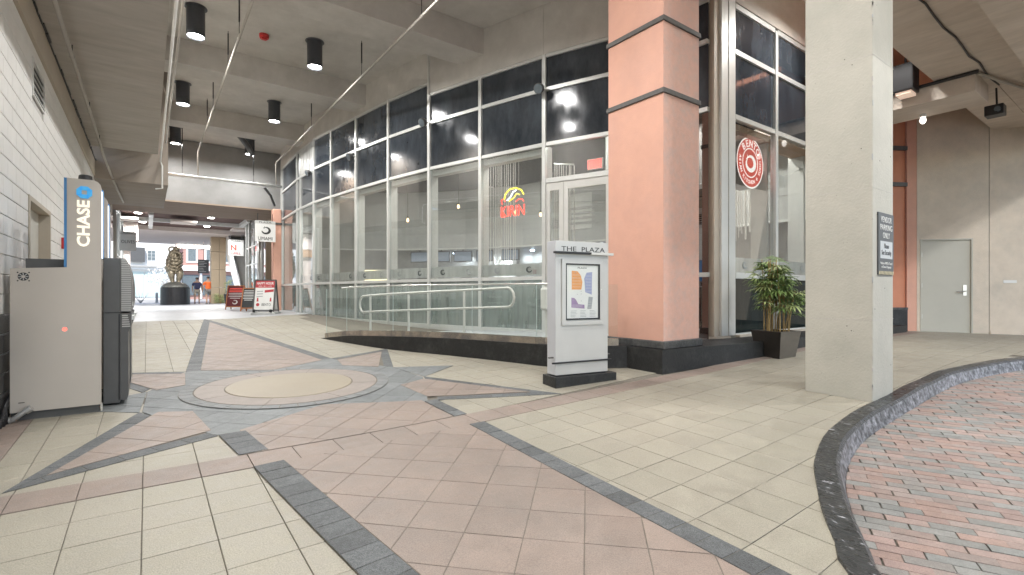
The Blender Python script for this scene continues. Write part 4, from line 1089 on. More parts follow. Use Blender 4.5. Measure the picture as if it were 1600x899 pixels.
MB().prism([D_(.501, bd0-.045), D_(.83, bd0-.045), D_(.83, bd0-.002), D_(.501, bd0-.002)], 1.742, 1.77).build('light_bar', M['aluwhite'], dt)
MB().prism([D_(-.02, bd0-.02), D_(.82, bd0-.02), D_(.82, bd0-.001), D_(-.02, bd0-.001)], .475, .493).build('lower_bar', M['black'], dt)
MB().prism([D_(-.03, .09), D_(.84, .09), D_(.84, .12), D_(-.03, .12)], .535, .548).build('cross_rod', M['dkgrey'], dt)
def frame(a0, a1, z0, z1, w_, t_, m, name, par, b=bd0):
    mb = MB(); q = lambda x0, x1, lo, hi: mb.prism([D_(x0, b-t_), D_(x1, b-t_), D_(x1, b-.0008), D_(x0, b-.0008)], lo, hi)
    q(a0, a0+w_, z0, z1); q(a1-w_, a1, z0, z1); q(a0+w_, a1-w_, z0, z0+w_); q(a0+w_, a1-w_, z1-w_, z1); return mb.build(name, m, par)
frame(.11, .70, .915, 1.685, .05, .018, M['signgrey'], 'map_case', dt)
frame(.16, .65, .975, 1.635, .018, .012, M['black'], 'case_gasket', dt)
mb = MB().prism([D_(.178, bd0-.004), D_(.620, bd0-.004), D_(.620, bd0-.001), D_(.178, bd0-.001)], .99, 1.617); mapp = mb.build('map_sheet', M['paper'], dt)
pb = bd0-.0042
def blob(poly, m, nm='map_block'):
    mb = MB().slab(DP(0, 0, pb-(.0014 if nm in ('map_line', 'map_mark') else 0)), U3, V3, poly, .0012); return sub_part(mb, nm, m)
def sub_part(mb, nm, m):
    o_ = mb.build(nm, m); o_.parent = mapp; return o_
blob([(.25, 1.33), (.385, 1.33), (.40, 1.42), (.375, 1.50), (.33, 1.545), (.25, 1.55)], M['orange'])
blob([(.44, 1.30), (.535, 1.27), (.54, 1.54), (.46, 1.53), (.425, 1.46), (.435, 1.38)], M['lilac'])
blob([(.245, 1.12), (.43, 1.105), (.43, 1.15), (.34, 1.16), (.31, 1.21), (.285, 1.23), (.245, 1.235)], M['purple'])
blob([(.47, 1.10), (.53, 1.10), (.55, 1.24), (.49, 1.245)], M['pgrey'])
for a0, z0, wd, n_, st_ in ((.255, 1.36, .12, 5, .035), (.445, 1.31, .085, 6, .036), (.25, 1.125, .15, 3, .012), (.48, 1.12, .05, 3, .03)):
    for k in range(n_):
        blob([(a0, z0+k*st_), (a0+wd, z0+k*st_), (a0+wd, z0+k*st_+.002), (a0, z0+k*st_+.002)], M['paper'], 'map_line')
for k in range(14):
    a_ = random.uniform(.25, .53); z_ = random.uniform(1.12, 1.53); blob([(a_, z_), (a_+.012, z_), (a_+.012, z_+.006), (a_, z_+.006)], M['pgrey'], 'map_mark')
for a_ in (.125, .685):
    for z_ in (.93, 1.67): MB().lathe(DP(a_, z_, bd0-.0185), [(.005, 0), (.004, .002)], 8, U3, ax=(-dv.x, -dv.y, 0)).build('case_screw', M['steel'], dt)
def txt_on(s, a, z, w_, h_, m, par=None, b=None):
    o_ = text(s, DP(a, z, pb if b is None else b), U3, V3, w_, h_, m, 'map_lettering', None, .001); o_.parent = mapp
txt_on('PLAZA', .40, 1.585, .13, .02, M['print'])
for r_ in range(5):
    for c_ in range(3):
        a_ = .235+c_*.135; blob([(a_, 1.082-r_*.017), (a_+random.uniform(.05, .10), 1.082-r_*.017), (a_+.08, 1.077-r_*.017), (a_, 1.077-r_*.017)], M['pgrey'], 'map_text_line')
MB().prism([D_(.16, bd0-.014), D_(.65, bd0-.014), D_(.65, bd0-.012), D_(.16, bd0-.012)], .98, 1.63).build('case_glass', M['caseglass'], dt)
MB().lathe(DP(.665, 1.33, bd0-.018), [(.006, 0), (.006, .006)], 10, U3, ax=(-dv.x, -dv.y, 0)).build('case_lock', M['steel'], dt)
# ------------------------------------------------------------------ cash machine kiosks
def kiosk(y0, label, front):
    t = thing('cash_machine_kiosk', label, 'cash machine', (-.6, y0+.5, .18), 'bank kiosks by the block wall')
    t['local'] = 0; del t['local']
    zb_ = .185
    ya = y0+.42
    prof = [(-.952, zb_+.07), (-.346, zb_+.07), (-.346, 2.27), (-.352, 2.30), (-.372, 2.325), (-.40, 2.335), (-.585, 2.335), (-.585, 1.525), (-.952, 1.505)]
    MB().slab((0, y0+.06, 0), (1, 0, 0), (0, 0, 1), prof, .06).build('side_panel', M['kiosk'], t)
    MB().box(-.95, -.36, y0+.03, ya+.3, zb_-.03, zb_+.068).build('kick_plate', M['dkgrey'], t)
    MB().box(-.352, -.338, y0+.03, y0+.09, zb_-.03, zb_+.07).build('corner_foot', M['steel'], t)
    MB().box(-.605, -.5865, y0+.001, y0+.30, 1.528, 2.335).build('blue_trim', M['blue'], t)
    MB().box(-.583, -.36, y0+.061, y0+.30, 1.60, 2.30).build('tower_core', M['kiosk'], t)
    MB().box(-.359, -.343, y0+.063, y0+.16, 1.62, 2.25).build('lit_face', M['kioskwhite'], t)
    MB().box(-.359, -.341, y0+.161, y0+.30, 1.62, 2.28).build('blue_face', M['blue'], t)
    if front:
        text('CHASE', (-.472, y0-.0005, 1.93), (0, 0, 1), (-1, 0, 0), .425, .092, M['lettercream'], 'tower_lettering', t, .006, bold=.03)
        # octagon mark: four interlocking pieces
        R0 = .060; oc = Vector((-.465, 0, 2.215)); a_, b_ = R0, R0*.44; q = R0*.34
        pieces = [[(-b_, a_), (b_*1.0, a_), (a_, b_), (a_-.014, q), (-b_, q)],]
        pc_ = [(-b_-.004, a_), (b_, a_), (a_*.93, b_*1.12), (a_*.93-.002, q), (-b_-.004, q)]
        for k in range(4):
            an = -k*math.pi/2; c_, s_ = math.cos(an), math.sin(an)
            P = [(x*c_-y*s_, x*s_+y*c_) for x, y in pc_]
            P = [(x*.92, y*.92) for x, y in P]
            mbk = MB().slab((oc.x, y0-.0005, oc.z), (1, 0, 0), (0, 0, 1), P, .006); mbk.build('octagon_piece', M['lblue'], t)
    MB().lathe((-.467, y0+.14, 2.337), [(.058, 0), (.058, .012), (.053, .02), (.050, .052), (.042, .06)], 24).build('antenna_dome', M['black'], t, smooth=False)
    MB().box(-.87, -.607, y0+.11, y0+.6, 1.50, 1.60).build('rear_box', M['dkgrey'], t)
    fn = MB(); fx_, fz_ = -.868, 1.435
    MB().lathe((fx_, y0+.0005, fz_), [(.036, -.002), (.036, .003)], 20, (1, 0, 0), ax=(0, -1, 0)).build('fan_back', M['black'], t)
    for k in range(8):
        a_ = k*math.pi/4; MB().slab((fx_, y0-.003, fz_), (1, 0, 0), (0, 0, 1), [(math.cos(a_+s)*r_, math.sin(a_+s)*r_) for r_, s in ((.012, -.2), (.032, -.1), (.032, .18), (.012, .2))], .003).build('fan_blade', M['louvre'], t)
    MB().lathe((fx_, y0-.0045, fz_), [(.012, 0), (.012, .004)], 16, (1, 0, 0), ax=(0, -1, 0)).build('fan_hub', M['kiosk'], t)
    for sx in (-1, 1):
        for sz in (-1, 1): MB().lathe((fx_+sx*.036, y0, fz_+sz*.036), [(.006, 0), (.006, .003)], 8, (1, 0, 0), ax=(0, -1, 0)).build('screw', M['black'], t)
    MB().box(-.90, -.86, y0-.003, y0+.001, .335, .342).build('slot', M['hole'], t)
    # the machine body set behind the panel, fascia facing the passage
    yb = y0+.235
    MB().box(-.345, -.215, yb, yb+.55, zb_+.025, 1.635).build('machine_body', M['dkgrey'], t, bevel=.005)
    MB().box(-.345, -.216, yb-.004, yb-.0005, 1.095, 1.103).build('body_seam', M['black'], t)
    up = [(-.214, 1.105), (-.135, 1.105), (-.120, 1.19), (-.120, 1.36), (-.128, 1.45), (-.142, 1.53), (-.165, 1.615), (-.175, 1.632), (-.214, 1.635)]
    MB().slab((0, yb+.55, 0), (1, 0, 0), (0, 0, 1), up, .55).build('upper_fascia', M['sidegrey'], t)
    for k in range(24):
        z = 1.115+k*.0215; xe = -.124 if z < 1.4 else -.124-(z-1.4)**1.6*.45
        MB().box(-.205, xe-.004, yb-.012, yb-.0005, z, z+.015).build('louvre_slat', M['louvre'], t)
    lo = [(-.214, .235), (-.165, .235), (-.150, .28), (-.152, .90), (-.130, .965), (-.125, 1.09), (-.214, 1.09)]
    MB().slab((0, yb+.52, 0), (1, 0, 0), (0, 0, 1), lo, .52).build('lower_fascia', M['dkgrey'], t)
    for k in range(6):
        MB().box(-.200, -.135-(.004*k), yb-.006, yb-.0005, .955+k*.0215, .967+k*.0215).build('louvre_slat', M['louvre'], t)
    MB().box(-.226, -.216, yb-.006, yb-.0005, .24, 1.085).build('edge_trim', M['black'], t)
    MB().box(-.15, -.105, yb+.1, yb+.42, 1.02, 1.06).build('card_shelf', M['alu'], t)
    MB().box(-.149, -.118, yb+.12, yb+.4, 1.16, 1.20).build('receipt_slot', M['alu'], t)
    if front:
        MB().tube([(-.955, y0-.045, .20), (-.93, y0-.055, .205), (-.85, y0-.045, .27), (-.835, y0-.04, .285)], .022, 12).build('cable_conduit', M['metalgrey'], t, smooth=True)
        MB().lathe((-.85, y0-.045, .268), [(.03, 0), (.03, .045)], 14, (0, 1, 0), ax=Vector((.8, .08, .55)).normalized()).build('conduit_collar', M['metalgrey'], t)
        MB().lathe((-.96, y0-.045, .2), [(.03, -.02), (.03, .02)], 14, (0, 0, 1), ax=(1, 0, 0)).build('conduit_elbow', M['metalgrey'], t)
        MB().lathe((-.60, y0+.0005, .965), [(.018, 0), (.0175, .0015)], 20, (1, 0, 0), ax=(0, -1, 0)).build('indicator_spot', emit('red_spot', (1, .16, .12), .7), t)
    return t
kiosk(6.0, 'grey bank kiosk with CHASE lettering and blue octagon on its tower', True)
kiosk(6.95, 'second bank kiosk just behind the lettered one, showing only its blue and white edge', False)
cv = thing('cable_bundle', 'black cables on the floor between the kiosk and the dark blocks', 'cable', (-.97, 5.9, .2))
for k in range(4):
    MB().tube([(-.99+.01*k, 5.72+.07*k, .17), (-.975, 5.80+.05*k, .24+.03*k), (-.985+.008*k, 5.95+.04*k, .2+.07*k), (-.965, 6.12, .26+.05*k)], .014, 8).build('cable', M['black'], cv, smooth=True)

# ------------------------------------------------------------------ palm planter
pp = thing('planter', 'black and bronze square tapered planter in front of the shop window', 'planter', (7.5, 3.55, .34))
def frustum(cx, cy, h0, h1, z0, z1, ang=R(-8)):
    mb = MB(); v_ = []
    for h_, z in ((h0, z0), (h1, z1)):
        for a, b in ((-1, -1), (1, -1), (1, 1), (-1, 1)):
            v_.append((cx+h_*(a*math.cos(ang)-b*math.sin(ang)), cy+h_*(a*math.sin(ang)+b*math.cos(ang)), z))
    return mb, v_
mb, v_ = frustum(7.55, 3.64, .185, .24, .335, .73)
mi, vi = frustum(7.55, 3.64, .18, .21, .5, .7305)
mb.add(v_+vi[4:]+[(a, b, .68) for a, b, c in vi[4:]], [(3, 2, 1, 0)]+[(i, (i+1) % 4, 4+(i+1) % 4, 4+i) for i in range(4)]+[(4+i, 4+(i+1) % 4, 8+(i+1) % 4, 8+i) for i in range(4)]+[(8+i, 8+(i+1) % 4, 12+(i+1) % 4, 12+i) for i in range(4)])
o = mb.build('pot', [M['potbrown'], M['potblack']], pp)
for pf in o.data.polygons:
    if pf.normal.x < -.5: pf.material_index = 1
MB().prism([(a, b) for a, b, c in vi[4:]], .66, .69).build('soil', M['soil'], pp)
palm = thing('lady_palm', 'bushy green lady palm with bamboo like canes growing in the black planter', 'palm', (7.52, 3.66, .69))
random.seed(11)
def frond(base, dirv, n, L, m, par, name='frond'):
    mb = MB(); dirv = Vector(dirv).normalized(); side = dirv.cross(Vector((0, 0, 1))).normalized(); up = side.cross(dirv)
    tip = Vector(base)+dirv*.10
    mb.tube([Vector(base), (Vector(base)+tip)/2+up*.01, tip], .0025, 4)
    for k in range(n):
        a_ = (k/(n-1)-.5)*R(165); l = L*(1-.25*abs(k/(n-1)-.5)*2)*random.uniform(.85, 1.1)
        dl = (dirv*math.cos(a_)+side*math.sin(a_)).normalized(); pr = dl.cross(up).normalized(); w_ = .0115*random.uniform(.8, 1.3)
        p0 = tip; p1 = tip+dl*l*.45+up*.012-Vector((0, 0, .01)); p2 = tip+dl*l*.8-Vector((0, 0, .02+random.uniform(0, .02))); p3 = tip+dl*l-Vector((0, 0, .045+random.uniform(0, .04)))
        mb.add([p0, p1-pr*w_, p1+pr*w_, p2-pr*w_*.75, p2+pr*w_*.75, p3], [(0, 1, 2), (1, 3, 4, 2), (3, 5, 4)])
    return mb.build(name, m, par)
for k in range(26):
    a_ = random.uniform(0, 6.28); r_ = random.uniform(.03, .185); bx_, by_ = 7.55+r_*math.cos(a_), 3.64+r_*math.sin(a_)
    h_ = random.uniform(.5, 1.15); lean = Vector((random.uniform(-.12, .12), random.uniform(-.10, .06)))
    pts = [(bx_+lean.x*f_*f_, by_+lean.y*f_*f_, .68+h_*f_) for f_ in (0, .33, .66, 1)]
    MB().tube(pts, [.0085, .008, .007, .005], 7).build('cane', M['cane'], palm)
    T_ = Vector(pts[-1])
    for j in range(random.randint(5, 7)):
        f_ = random.uniform(.5, 1.0)
        bp = (bx_+lean.x*f_*f_, by_+lean.y*f_*f_, .68+h_*f_)
        an = random.uniform(0, 6.28); el = random.uniform(-.2, .75)
        frond(bp, (math.cos(an), math.sin(an), el), random.randint(7, 10), random.uniform(.16, .27), M['leaf'] if random.random() < .7 else M['leaf2'], palm)
# ------------------------------------------------------------------ restaurant interior
struct(MB().prism([(7.0, 4.6), (14, 4.6), (14, 22), (4.5, 22), (4.36, 18.3), (4.42, 16.6), (4.82, 13.7), (5.45, 10.5), (6.38, 7.5), (6.9, 6.2)], .40, .50), 'restaurant_floor', M['rfloor'])
struct(MB().prism([(7.2, 4.66), (14, 4.66), (14, 22), (4.7, 22), (4.62, 18.3), (4.75, 16.7), (5.15, 13.7), (5.8, 10.5), (6.7, 7.5), (7.15, 6.2)], 5.5, 5.6), 'restaurant_ceiling', M['rdark'])
struct(MB().box(14.0, 14.2, 4.6, 22, .3, 5.6), 'restaurant_side_wall', M['rwall'])
struct(MB().box(4.45, 14.0, 21.9, 22.1, .3, 5.6), 'restaurant_back_wall', M['rwall'])
arcp = [(5.0, 19.2), (6.3, 18.9), (8.0, 17.8), (9.6, 16.0), (10.7, 13.9), (11.4, 11.5), (11.7, 9.0), (11.7, 6.5), (11.7, 4.7)]
bw_ = MB()
for p_, q_ in zip(arcp, arcp[1:]): bw_.seg(p_, q_, .25, 2.95, 5.1, 0)
tag(bw_.build('curved_drop_wall', M['rwall']), 'curved pale drop wall hanging above the open kitchen', 'drop wall')
lip = MB()
for p_, q_ in zip(arcp, arcp[1:]): lip.seg(p_, q_, .05, 2.90, 2.949, -.04)
tag(lip.build('drop_wall_trim', M['rwhite']), 'thin white trim along the bottom of the curved drop wall', 'trim')
grv = MB()
for z in (3.5, 4.1, 4.7):
    for p_, q_ in zip(arcp, arcp[1:]): grv.seg(p_, q_, .01, z, z+.02, -.012)
tag(grv.build('drop_wall_grooves', M['metalgrey']), 'fine horizontal reveals across the curved drop wall', 'trim')
cnt = MB()
for p_, q_ in zip(arcp[1:], arcp[2:]): cnt.seg(p_, q_, .5, .501, 1.5, -.1)
tag(cnt.build('serving_counter', M['rwhite']), 'long white curved serving counter below the drop wall', 'counter')
bk = MB()
arck = [(x+1.3*.8, y+1.3*.6) for x, y in arcp]
for p_, q_ in zip(arck, arck[1:]):
    if p_[0] < 13.9: bk.seg(p_, (min(q_[0], 13.9), q_[1]), .1, .501, 3.1, 0)
tag(bk.build('kitchen_wall', M['metalgrey']), 'steel grey kitchen wall behind the serving counter', 'wall')
# menu screens, warm display, white pillars along the counter
def at_arc(f, off=0):
    L = [math.dist(a, b) for a, b in zip(arcp, arcp[1:])]; s = f*sum(L)
    for (a, b), l in zip(zip(arcp, arcp[1:]), L):
        if s <= l: break
        s -= l
    d_ = Vector((b[0]-a[0], b[1]-a[1])).normalized(); n_ = Vector((-d_.y, d_.x)); return (a[0]+d_.x*s+n_.x*off, a[1]+d_.y*s+n_.y*off), d_, n_
scr_lab = ['leftmost hanging blue menu screen under the drop wall', 'hanging blue menu screen second from the left', 'hanging blue menu screen third from the left', 'hanging blue menu screen fourth from the left', 'rightmost hanging blue menu screen under the drop wall']
for k, f_ in enumerate((.22, .27, .32, .37, .43)):
    (x, y), d_, n_ = at_arc(f_, .25)
    t = thing('menu_screen', scr_lab[k], 'screen', (x, y, 2.8), 'menu screens in a row')
    MB().obox((x, y), (d_.x, d_.y), .36, .04, 2.45, 2.86).build('screen_case', M['black'], t)
    MB().seg((x-d_.x*.33, y-d_.y*.33), (x+d_.x*.33, y+d_.y*.33), .005, 2.48, 2.83, -.048).build('screen_face', M['bluepanel'], t)
    MB().lathe((x, y, 2.861), [(.02, 0), (.02, .2)], 8).build('screen_bracket', M['black'], t)
for k, (f_, lab) in enumerate(((.12, 'bright warm lit display case at the left end of the counter'), (.60, 'long warm lit menu board glowing behind the counter'), (.68, 'second warm lit menu board nearer the entrance'))):
    (x, y), d_, n_ = at_arc(f_, .62)
    t = thing('lit_menu_board', lab, 'menu board', (x, y, 2))
    MB().obox((x, y), (d_.x, d_.y), .72, .05, 1.62, 2.2).build('board_case', M['rwhite'], t)
    MB().seg((x-d_.x*.68, y-d_.y*.68), (x+d_.x*.68, y+d_.y*.68), .005, 1.66, 2.16, -.058).build('board_face', M['warmpanel'], t)
for k, f_ in enumerate((.40, .52, .57)):
    (x, y), d_, n_ = at_arc(f_, .9)
    t = MB().lathe((x, y, .501), [(.42, 0), (.42, 2.42)], 24).build('kitchen_pillar', M['rwhite'], smooth=False)
    tag(t, ('white round pillar behind the blue menu screens', 'white round pillar lit by a spotlight in the kitchen', 'white round pillar beside the warm menu board')[k], 'pillar')
for k, f_ in enumerate((.30, .36, .42, .475, .53, .58, .63, .69, .75)):
    (x, y), d_, n_ = at_arc(f_, .35)
    t = thing('kitchen_spotlight', ('leftmost', 'second', 'third', 'fourth', 'fifth', 'sixth', 'seventh', 'eighth', 'last')[k]+' small cool white spotlight from the left under the curved drop wall', 'spotlight', (x, y, 2.95), 'spotlights along the drop wall')
    MB().lathe((x, y, 2.80), [(.05, 0), (.05, .12)], 12).build('spot_can', M['rwhite'], t)
    MB().lathe((x, y, 2.775), [(.07, 0), (.07, .024)], 12).build('spot_lens', M['spotblue'], t)
    L = bpy.data.lights.new('lamp', 'AREA'); L.shape = 'DISK'; L.size = .14; L.energy = 16; L.color = (.9, .95, 1)
    o = bpy.data.objects.new('lamp', L); C.objects.link(o); o.parent = t; o.location = (0, 0, -.19)
# equipment silhouettes on the counter
for k, (f_, w_, h_, m_, lab) in enumerate(((.17, .3, .35, 'dkgrey', 'dark grey till on the left part of the counter'), (.235, .25, .55, 'black', 'black tall machine on the counter below the screens'), (.33, .35, .45, 'metalgrey', 'steel machine on the counter below the screens'),
      (.46, .2, .3, 'rwhite', 'small white till between the pillars'), (.55, .12, .34, 'rtan', 'golden waving cat figure on the counter'), (.64, .3, .25, 'rednut', 'red boxes on the counter near the warm boards'))):
    (x, y), d_, n_ = at_arc(f_, .1)
    t = thing('counter_item', lab, 'counter item', (x, y, 1.5))
    MB().obox((x, y), (d_.x, d_.y), w_, .16, 1.501, 1.501+h_*.7).build('item_body', M[m_], t, bevel=.02)
    MB().obox((x, y), (d_.x, d_.y), w_*.6, .1, 1.502+h_*.7, 1.501+h_).build('item_top', M[m_], t, bevel=.02)
# pendants
for k, (x, y, z, lab) in enumerate(((6.0, 13.2, 3.35, 'leftmost'), (7.2, 12.4, 3.75, 'second'), (8.2, 11.0, 3.5, 'third'), (8.6, 10.4, 3.4, 'fourth'), (9.6, 8.6, 3.7, 'one near the doors, top of its trio'), (9.8, 8.9, 3.6, 'one near the doors, middle of its trio'), (10.1, 9.3, 3.45, 'one near the doors, lowest of its trio'),
      (9.2, 5.5, 3.1, 'one behind the round red sign'), (8.6, 6.4, 2.75, 'one between the column and the corner post'))):
    t = thing('pendant_bulb', 'bare warm pendant bulb inside the restaurant, '+(lab+' from the left' if k < 4 else lab), 'pendant light', (x, y, 5.49), 'warm bare bulbs in the restaurant')
    MB().tube([(x, y, z+.1), (x, y, 5.49)], .006, 5).build('pendant_cord', M['black'], t)
    MB().lathe((x, y, z), [(.01, -.05), (.030, -.025), (.035, 0), (.022, .045), (.018, .06)], 14).build('bulb', M['bulb'], t, smooth=True)
    MB().lathe((x, y, z+.0605), [(.02, 0), (.02, .05)], 10).build('bulb_socket', M['black'], t)
# ceiling lamps added to light the restaurant interior
for k, (x, y) in enumerate(((7.4, 8.2), (6.6, 11.5), (9.5, 7.0), (8.8, 12.5), (6.2, 15.5), (11, 16.5), (12.5, 9.5), (9.5, 5.6), (6.6, 19.5))):
    t = thing('added_restaurant_lamp', 'added round restaurant ceiling lamp '+('above the tables by the doors', 'above the second table', 'above the middle of the room', 'before the blue screens', 'above the fourth table', 'over the far right of the kitchen', 'over the warm menu boards', 'behind the round red sign', 'in the far left corner')[k], 'ceiling light', (x, y, 5.49), 'added round lamps on the restaurant ceiling')
    MB().lathe((x, y, 5.40), [(.16, 0), (.16, .095)], 20).build('lamp_ring', M['rwhite'], t)
    MB().lathe((x, y, 5.385), [(.14, 0), (.14, .014)], 20).build('lamp_glass', M['lampon'], t)
    L = bpy.data.lights.new('lamp', 'AREA'); L.shape = 'DISK'; L.size = .3; L.energy = 45; L.color = (1, .96, .90); L.spread = R(175)
    o = bpy.data.objects.new('lamp', L); C.objects.link(o); o.parent = t; o.location = (0, 0, -.13)
# bead curtains
for nm, x0, y0_, x1, y1_, n_, lab in (('bead_curtain', 6.85, 10.6, 7.6, 10.2, 16, 'long pale bead string curtain in the middle of the restaurant'), ('bead_curtain', 7.35, 8.4, 7.75, 8.2, 9, 'shorter bead string curtain next to the entrance doors'),
                         ('bead_curtain', 9.3, 5.25, 10.2, 5.2, 14, 'bead string curtain behind the round red sign')):
    t = thing(nm, lab, 'curtain', (x0, y0_, 4.8))
    zt, zb__ = (5.2, 1.9) if 'middle' in lab else ((4.15, 2.3) if 'entrance' in lab else (4.0, 2.4))
    MB().tube([(x0, y0_, zt+.02), (x1, y1_, zt+.02)], .015, 6).build('curtain_rod', M['steel'], t)
    for k in range(n_):
        f_ = k/(n_-1); x = x0+(x1-x0)*f_; y = y0_+(y1_-y0_)*f_+random.uniform(-.03, .03)
        MB().tube([(x, y, zt), (x, y, zb__+random.uniform(-.1, .15))], .010, 5).build('bead_string', M['bead'], t)
# wall vent panel, interior column wall behind
vp = thing('return_air_panel', 'white louvred panel high on the curved drop wall behind the red neon', 'vent', (10, 14, 3.8))
(x, y), d_, n_ = at_arc(.60, -.02)
MB().obox((x, y), (d_.x, d_.y), .8, .02, 3.35, 4.5).build('panel_face', M['rwhite'], vp)
for k in range(4):
    q_ = Vector((x, y))-n_*.03
    MB().obox((q_.x, q_.y), (d_.x, d_.y), .6, .008, 3.5+k*.16, 3.58+k*.16).build('louvre_slat', M['metalgrey'], vp)
# half height booths seen low behind the glass
for k, (x, y, a_) in enumerate(((6.9, 9.2, 0), (6.4, 10.9, .2), (6.1, 12.6, .2), (5.9, 14.3, .2))):
    t = thing('dining_table', ('dark dining table nearest the entrance', 'second dark dining table from the entrance', 'third dark dining table from the entrance', 'fourth dark dining table from the entrance')[k], 'table', (x, y, .5))
    MB().obox((x, y), (math.cos(a_), math.sin(a_)), .45, .35, 1.22, 1.25).build('table_top', M['rtan'], t, bevel=.006)
    MB().lathe((x, y, .5), [(.24, .001), (.24, .02), (.03, .05), (.03, .719)], 14).build('table_leg', M['black'], t)
    for s_ in (-1, 1):
        c_ = thing('dining_chair', f'black dining chair at the {("nearest", "second", "third", "fourth")[k]} table, {"window" if s_ < 0 else "room"} side', 'chair', (x+s_*.6, y, .5), 'black chairs at the restaurant tables')
        cx_ = x+s_*.62
        MB().box(cx_-.2, cx_+.2, y-.2, y+.2, .93, .97).build('seat', M['black'], c_, bevel=.01)
        MB().box(cx_+s_*.17, cx_+s_*.2, y-.2, y+.2, .975, 1.38).build('backrest', M['black'], c_)
        for ax_ in (-.17, .17):
            for ay_ in (-.17, .17): MB().tube([(cx_+ax_, y+ay_, .501), (cx_+ax_*.95, y+ay_*.95, .929)], .012, 6).build('leg', M['black'], c_)
# booth seen between column and post
bt = thing('wooden_booth', 'wood and tan seating booth behind the narrow corner window', 'booth', (8.3, 5.6, .5))
MB().box(8.0, 8.9, 5.4, 5.6, .501, 1.45).build('booth_back', M['rtan'], bt, bevel=.02)
MB().box(8.0, 8.9, 5.601, 6.1, .501, .95).build('booth_seat', M['wood'], bt, bevel=.02)
# interior partition to give the right window its tan head and grey wall
struct(MB().box(8.3, 13.9, 7.6, 7.75, .501, 5.49), 'restaurant_partition', M['rwall'])
# neon sign
ns = thing('neon_sign', 'red and yellow KIRIN neon sign hanging in the window', 'neon sign', (6.25, 7.9, 3.3))
Un = Vector((.304, -.953, 0)).normalized(); NO = Vector((6.14, 8.33, 3.075))
text('KIRIN', NO+Vector((0, 0, -.08)), Un, (0, 0, 1), .60, .22, M['neonred'], 'neon_letters', ns, .012, bold=-.012)
def P_(a, b): return NO+Un*(a*1.25)+Vector((0, 0, b*1.2+.03))
MB().tube([P_(-.18, .12), P_(-.15, .22), P_(-.06, .29), P_(.06, .30), P_(.17, .25), P_(.22, .17)], .013, 8).build('neon_arc', M['neonyel'], ns, smooth=True)
MB().tube([P_(-.12, .10), P_(-.04, .16), P_(.0, .23), P_(.07, .26)], .009, 8).build('neon_body', M['neonwhite'], ns, smooth=True)
MB().tube([P_(-.08, .08), P_(.02, .13), P_(.08, .20), P_(.14, .17)], .009, 8).build('neon_wing', M['neonyel'], ns, smooth=True)
MB().tube([P_(-.22, .04), P_(-.24, .11), P_(-.18, .14), P_(-.16, .08)], .010, 8).build('neon_curl', M['neonred'], ns, smooth=True)
MB().tube([P_(.06, .06), P_(.12, .10), P_(.19, .09), P_(.22, .05)], .010, 8).build('neon_tail', M['neonred'], ns, smooth=True)
for a_ in (-.05, .12): MB().tube([P_(a_, .3), P_(a_, .98)], .004, 5).build('hang_wire', M['steel'], ns)
# exit sign behind the fanlight
ex = thing('exit_sign', 'glowing red exit sign seen through the glass above the doors', 'exit sign', (7.1, 7.0, 3.9))
MB().obox((7.3, 7.1), (Un.x, Un.y), .17, .02, 3.78, 4.0).build('sign_box', M['rwhite'], ex)
MB().obox((7.3-.022*.953, 7.1-.022*.304), (Un.x, Un.y), .15, .002, 3.80, 3.98).build('sign_face', M['exitred'], ex)
# round restaurant sign
rs = thing('round_sign', 'round red and white BENTO sign hanging inside the right shop window', 'sign', (8.30, 4.75, 3.6))
RO_ = Vector((8.66, 4.62, 3.60)); ax = (0, -1, 0); K = 1.08
MB().lathe(RO_+Vector((0, .22, 0)), [(.42*K, 0), (.42*K, .215)], 48, (1, 0, 0), ax=ax).build('sign_drum', M['dkgrey'], rs, smooth=False)
def ring(r0, r1, dy, m, nm):
    mb = MB(); n = 48; vs_ = []
    for r_ in (r0, r1):
        for j in range(n): a_ = 2*math.pi*j/n; vs_.append(RO_+Vector((r_*math.cos(a_), dy, r_*math.sin(a_))))
    return mb.add(vs_, [(j, n+j, n+(j+1) % n, (j+1) % n) for j in range(n)]).build(nm, m, rs)
ring(0, .418*K, -.001, M['signred'], 'red_disc'); ring(.395*K, .42*K, -.003, M['signwhite'], 'outer_ring'); ring(.225*K, .245*K, -.003, M['signwhite'], 'inner_ring')
def arctext(s, r_, a_start, a_end, h_, flip=False):
    n = len(s)
    for k, ch in enumerate(s):
        if ch == ' ': continue
        a_ = R(a_start+(a_end-a_start)*k/(n-1)); cr_ = Vector((math.cos(a_), 0, math.sin(a_)))
        Vv = cr_ if not flip else -cr_; Uu = Vector((Vv.z, 0, -Vv.x))
        text(ch, RO_+cr_*r_+Vector((0, -.003, 0)), Uu, Vv, None, h_, M['signwhite'], 'sign_letter', rs, .002, bold=.02)
arctext('BENTO', .32*K, 130, 42, .115*K)
arctext('ASIAN KITCHEN + SUSHI', .315*K, 168, 372, .06*K, True)
swoosh(MB(), RO_+Vector((0, -.003, 0)), (-1, 0, 0), (0, 0, 1), .19*K, .002, 50, 380, 1).build('dragon_mark', M['signwhite'], rs)
for dx in (-.14, .14): MB().tube([RO_+Vector((dx, .1, .45)), RO_+Vector((dx, .1, .62))], .012, 8).build('hang_rod', M['red'], rs)
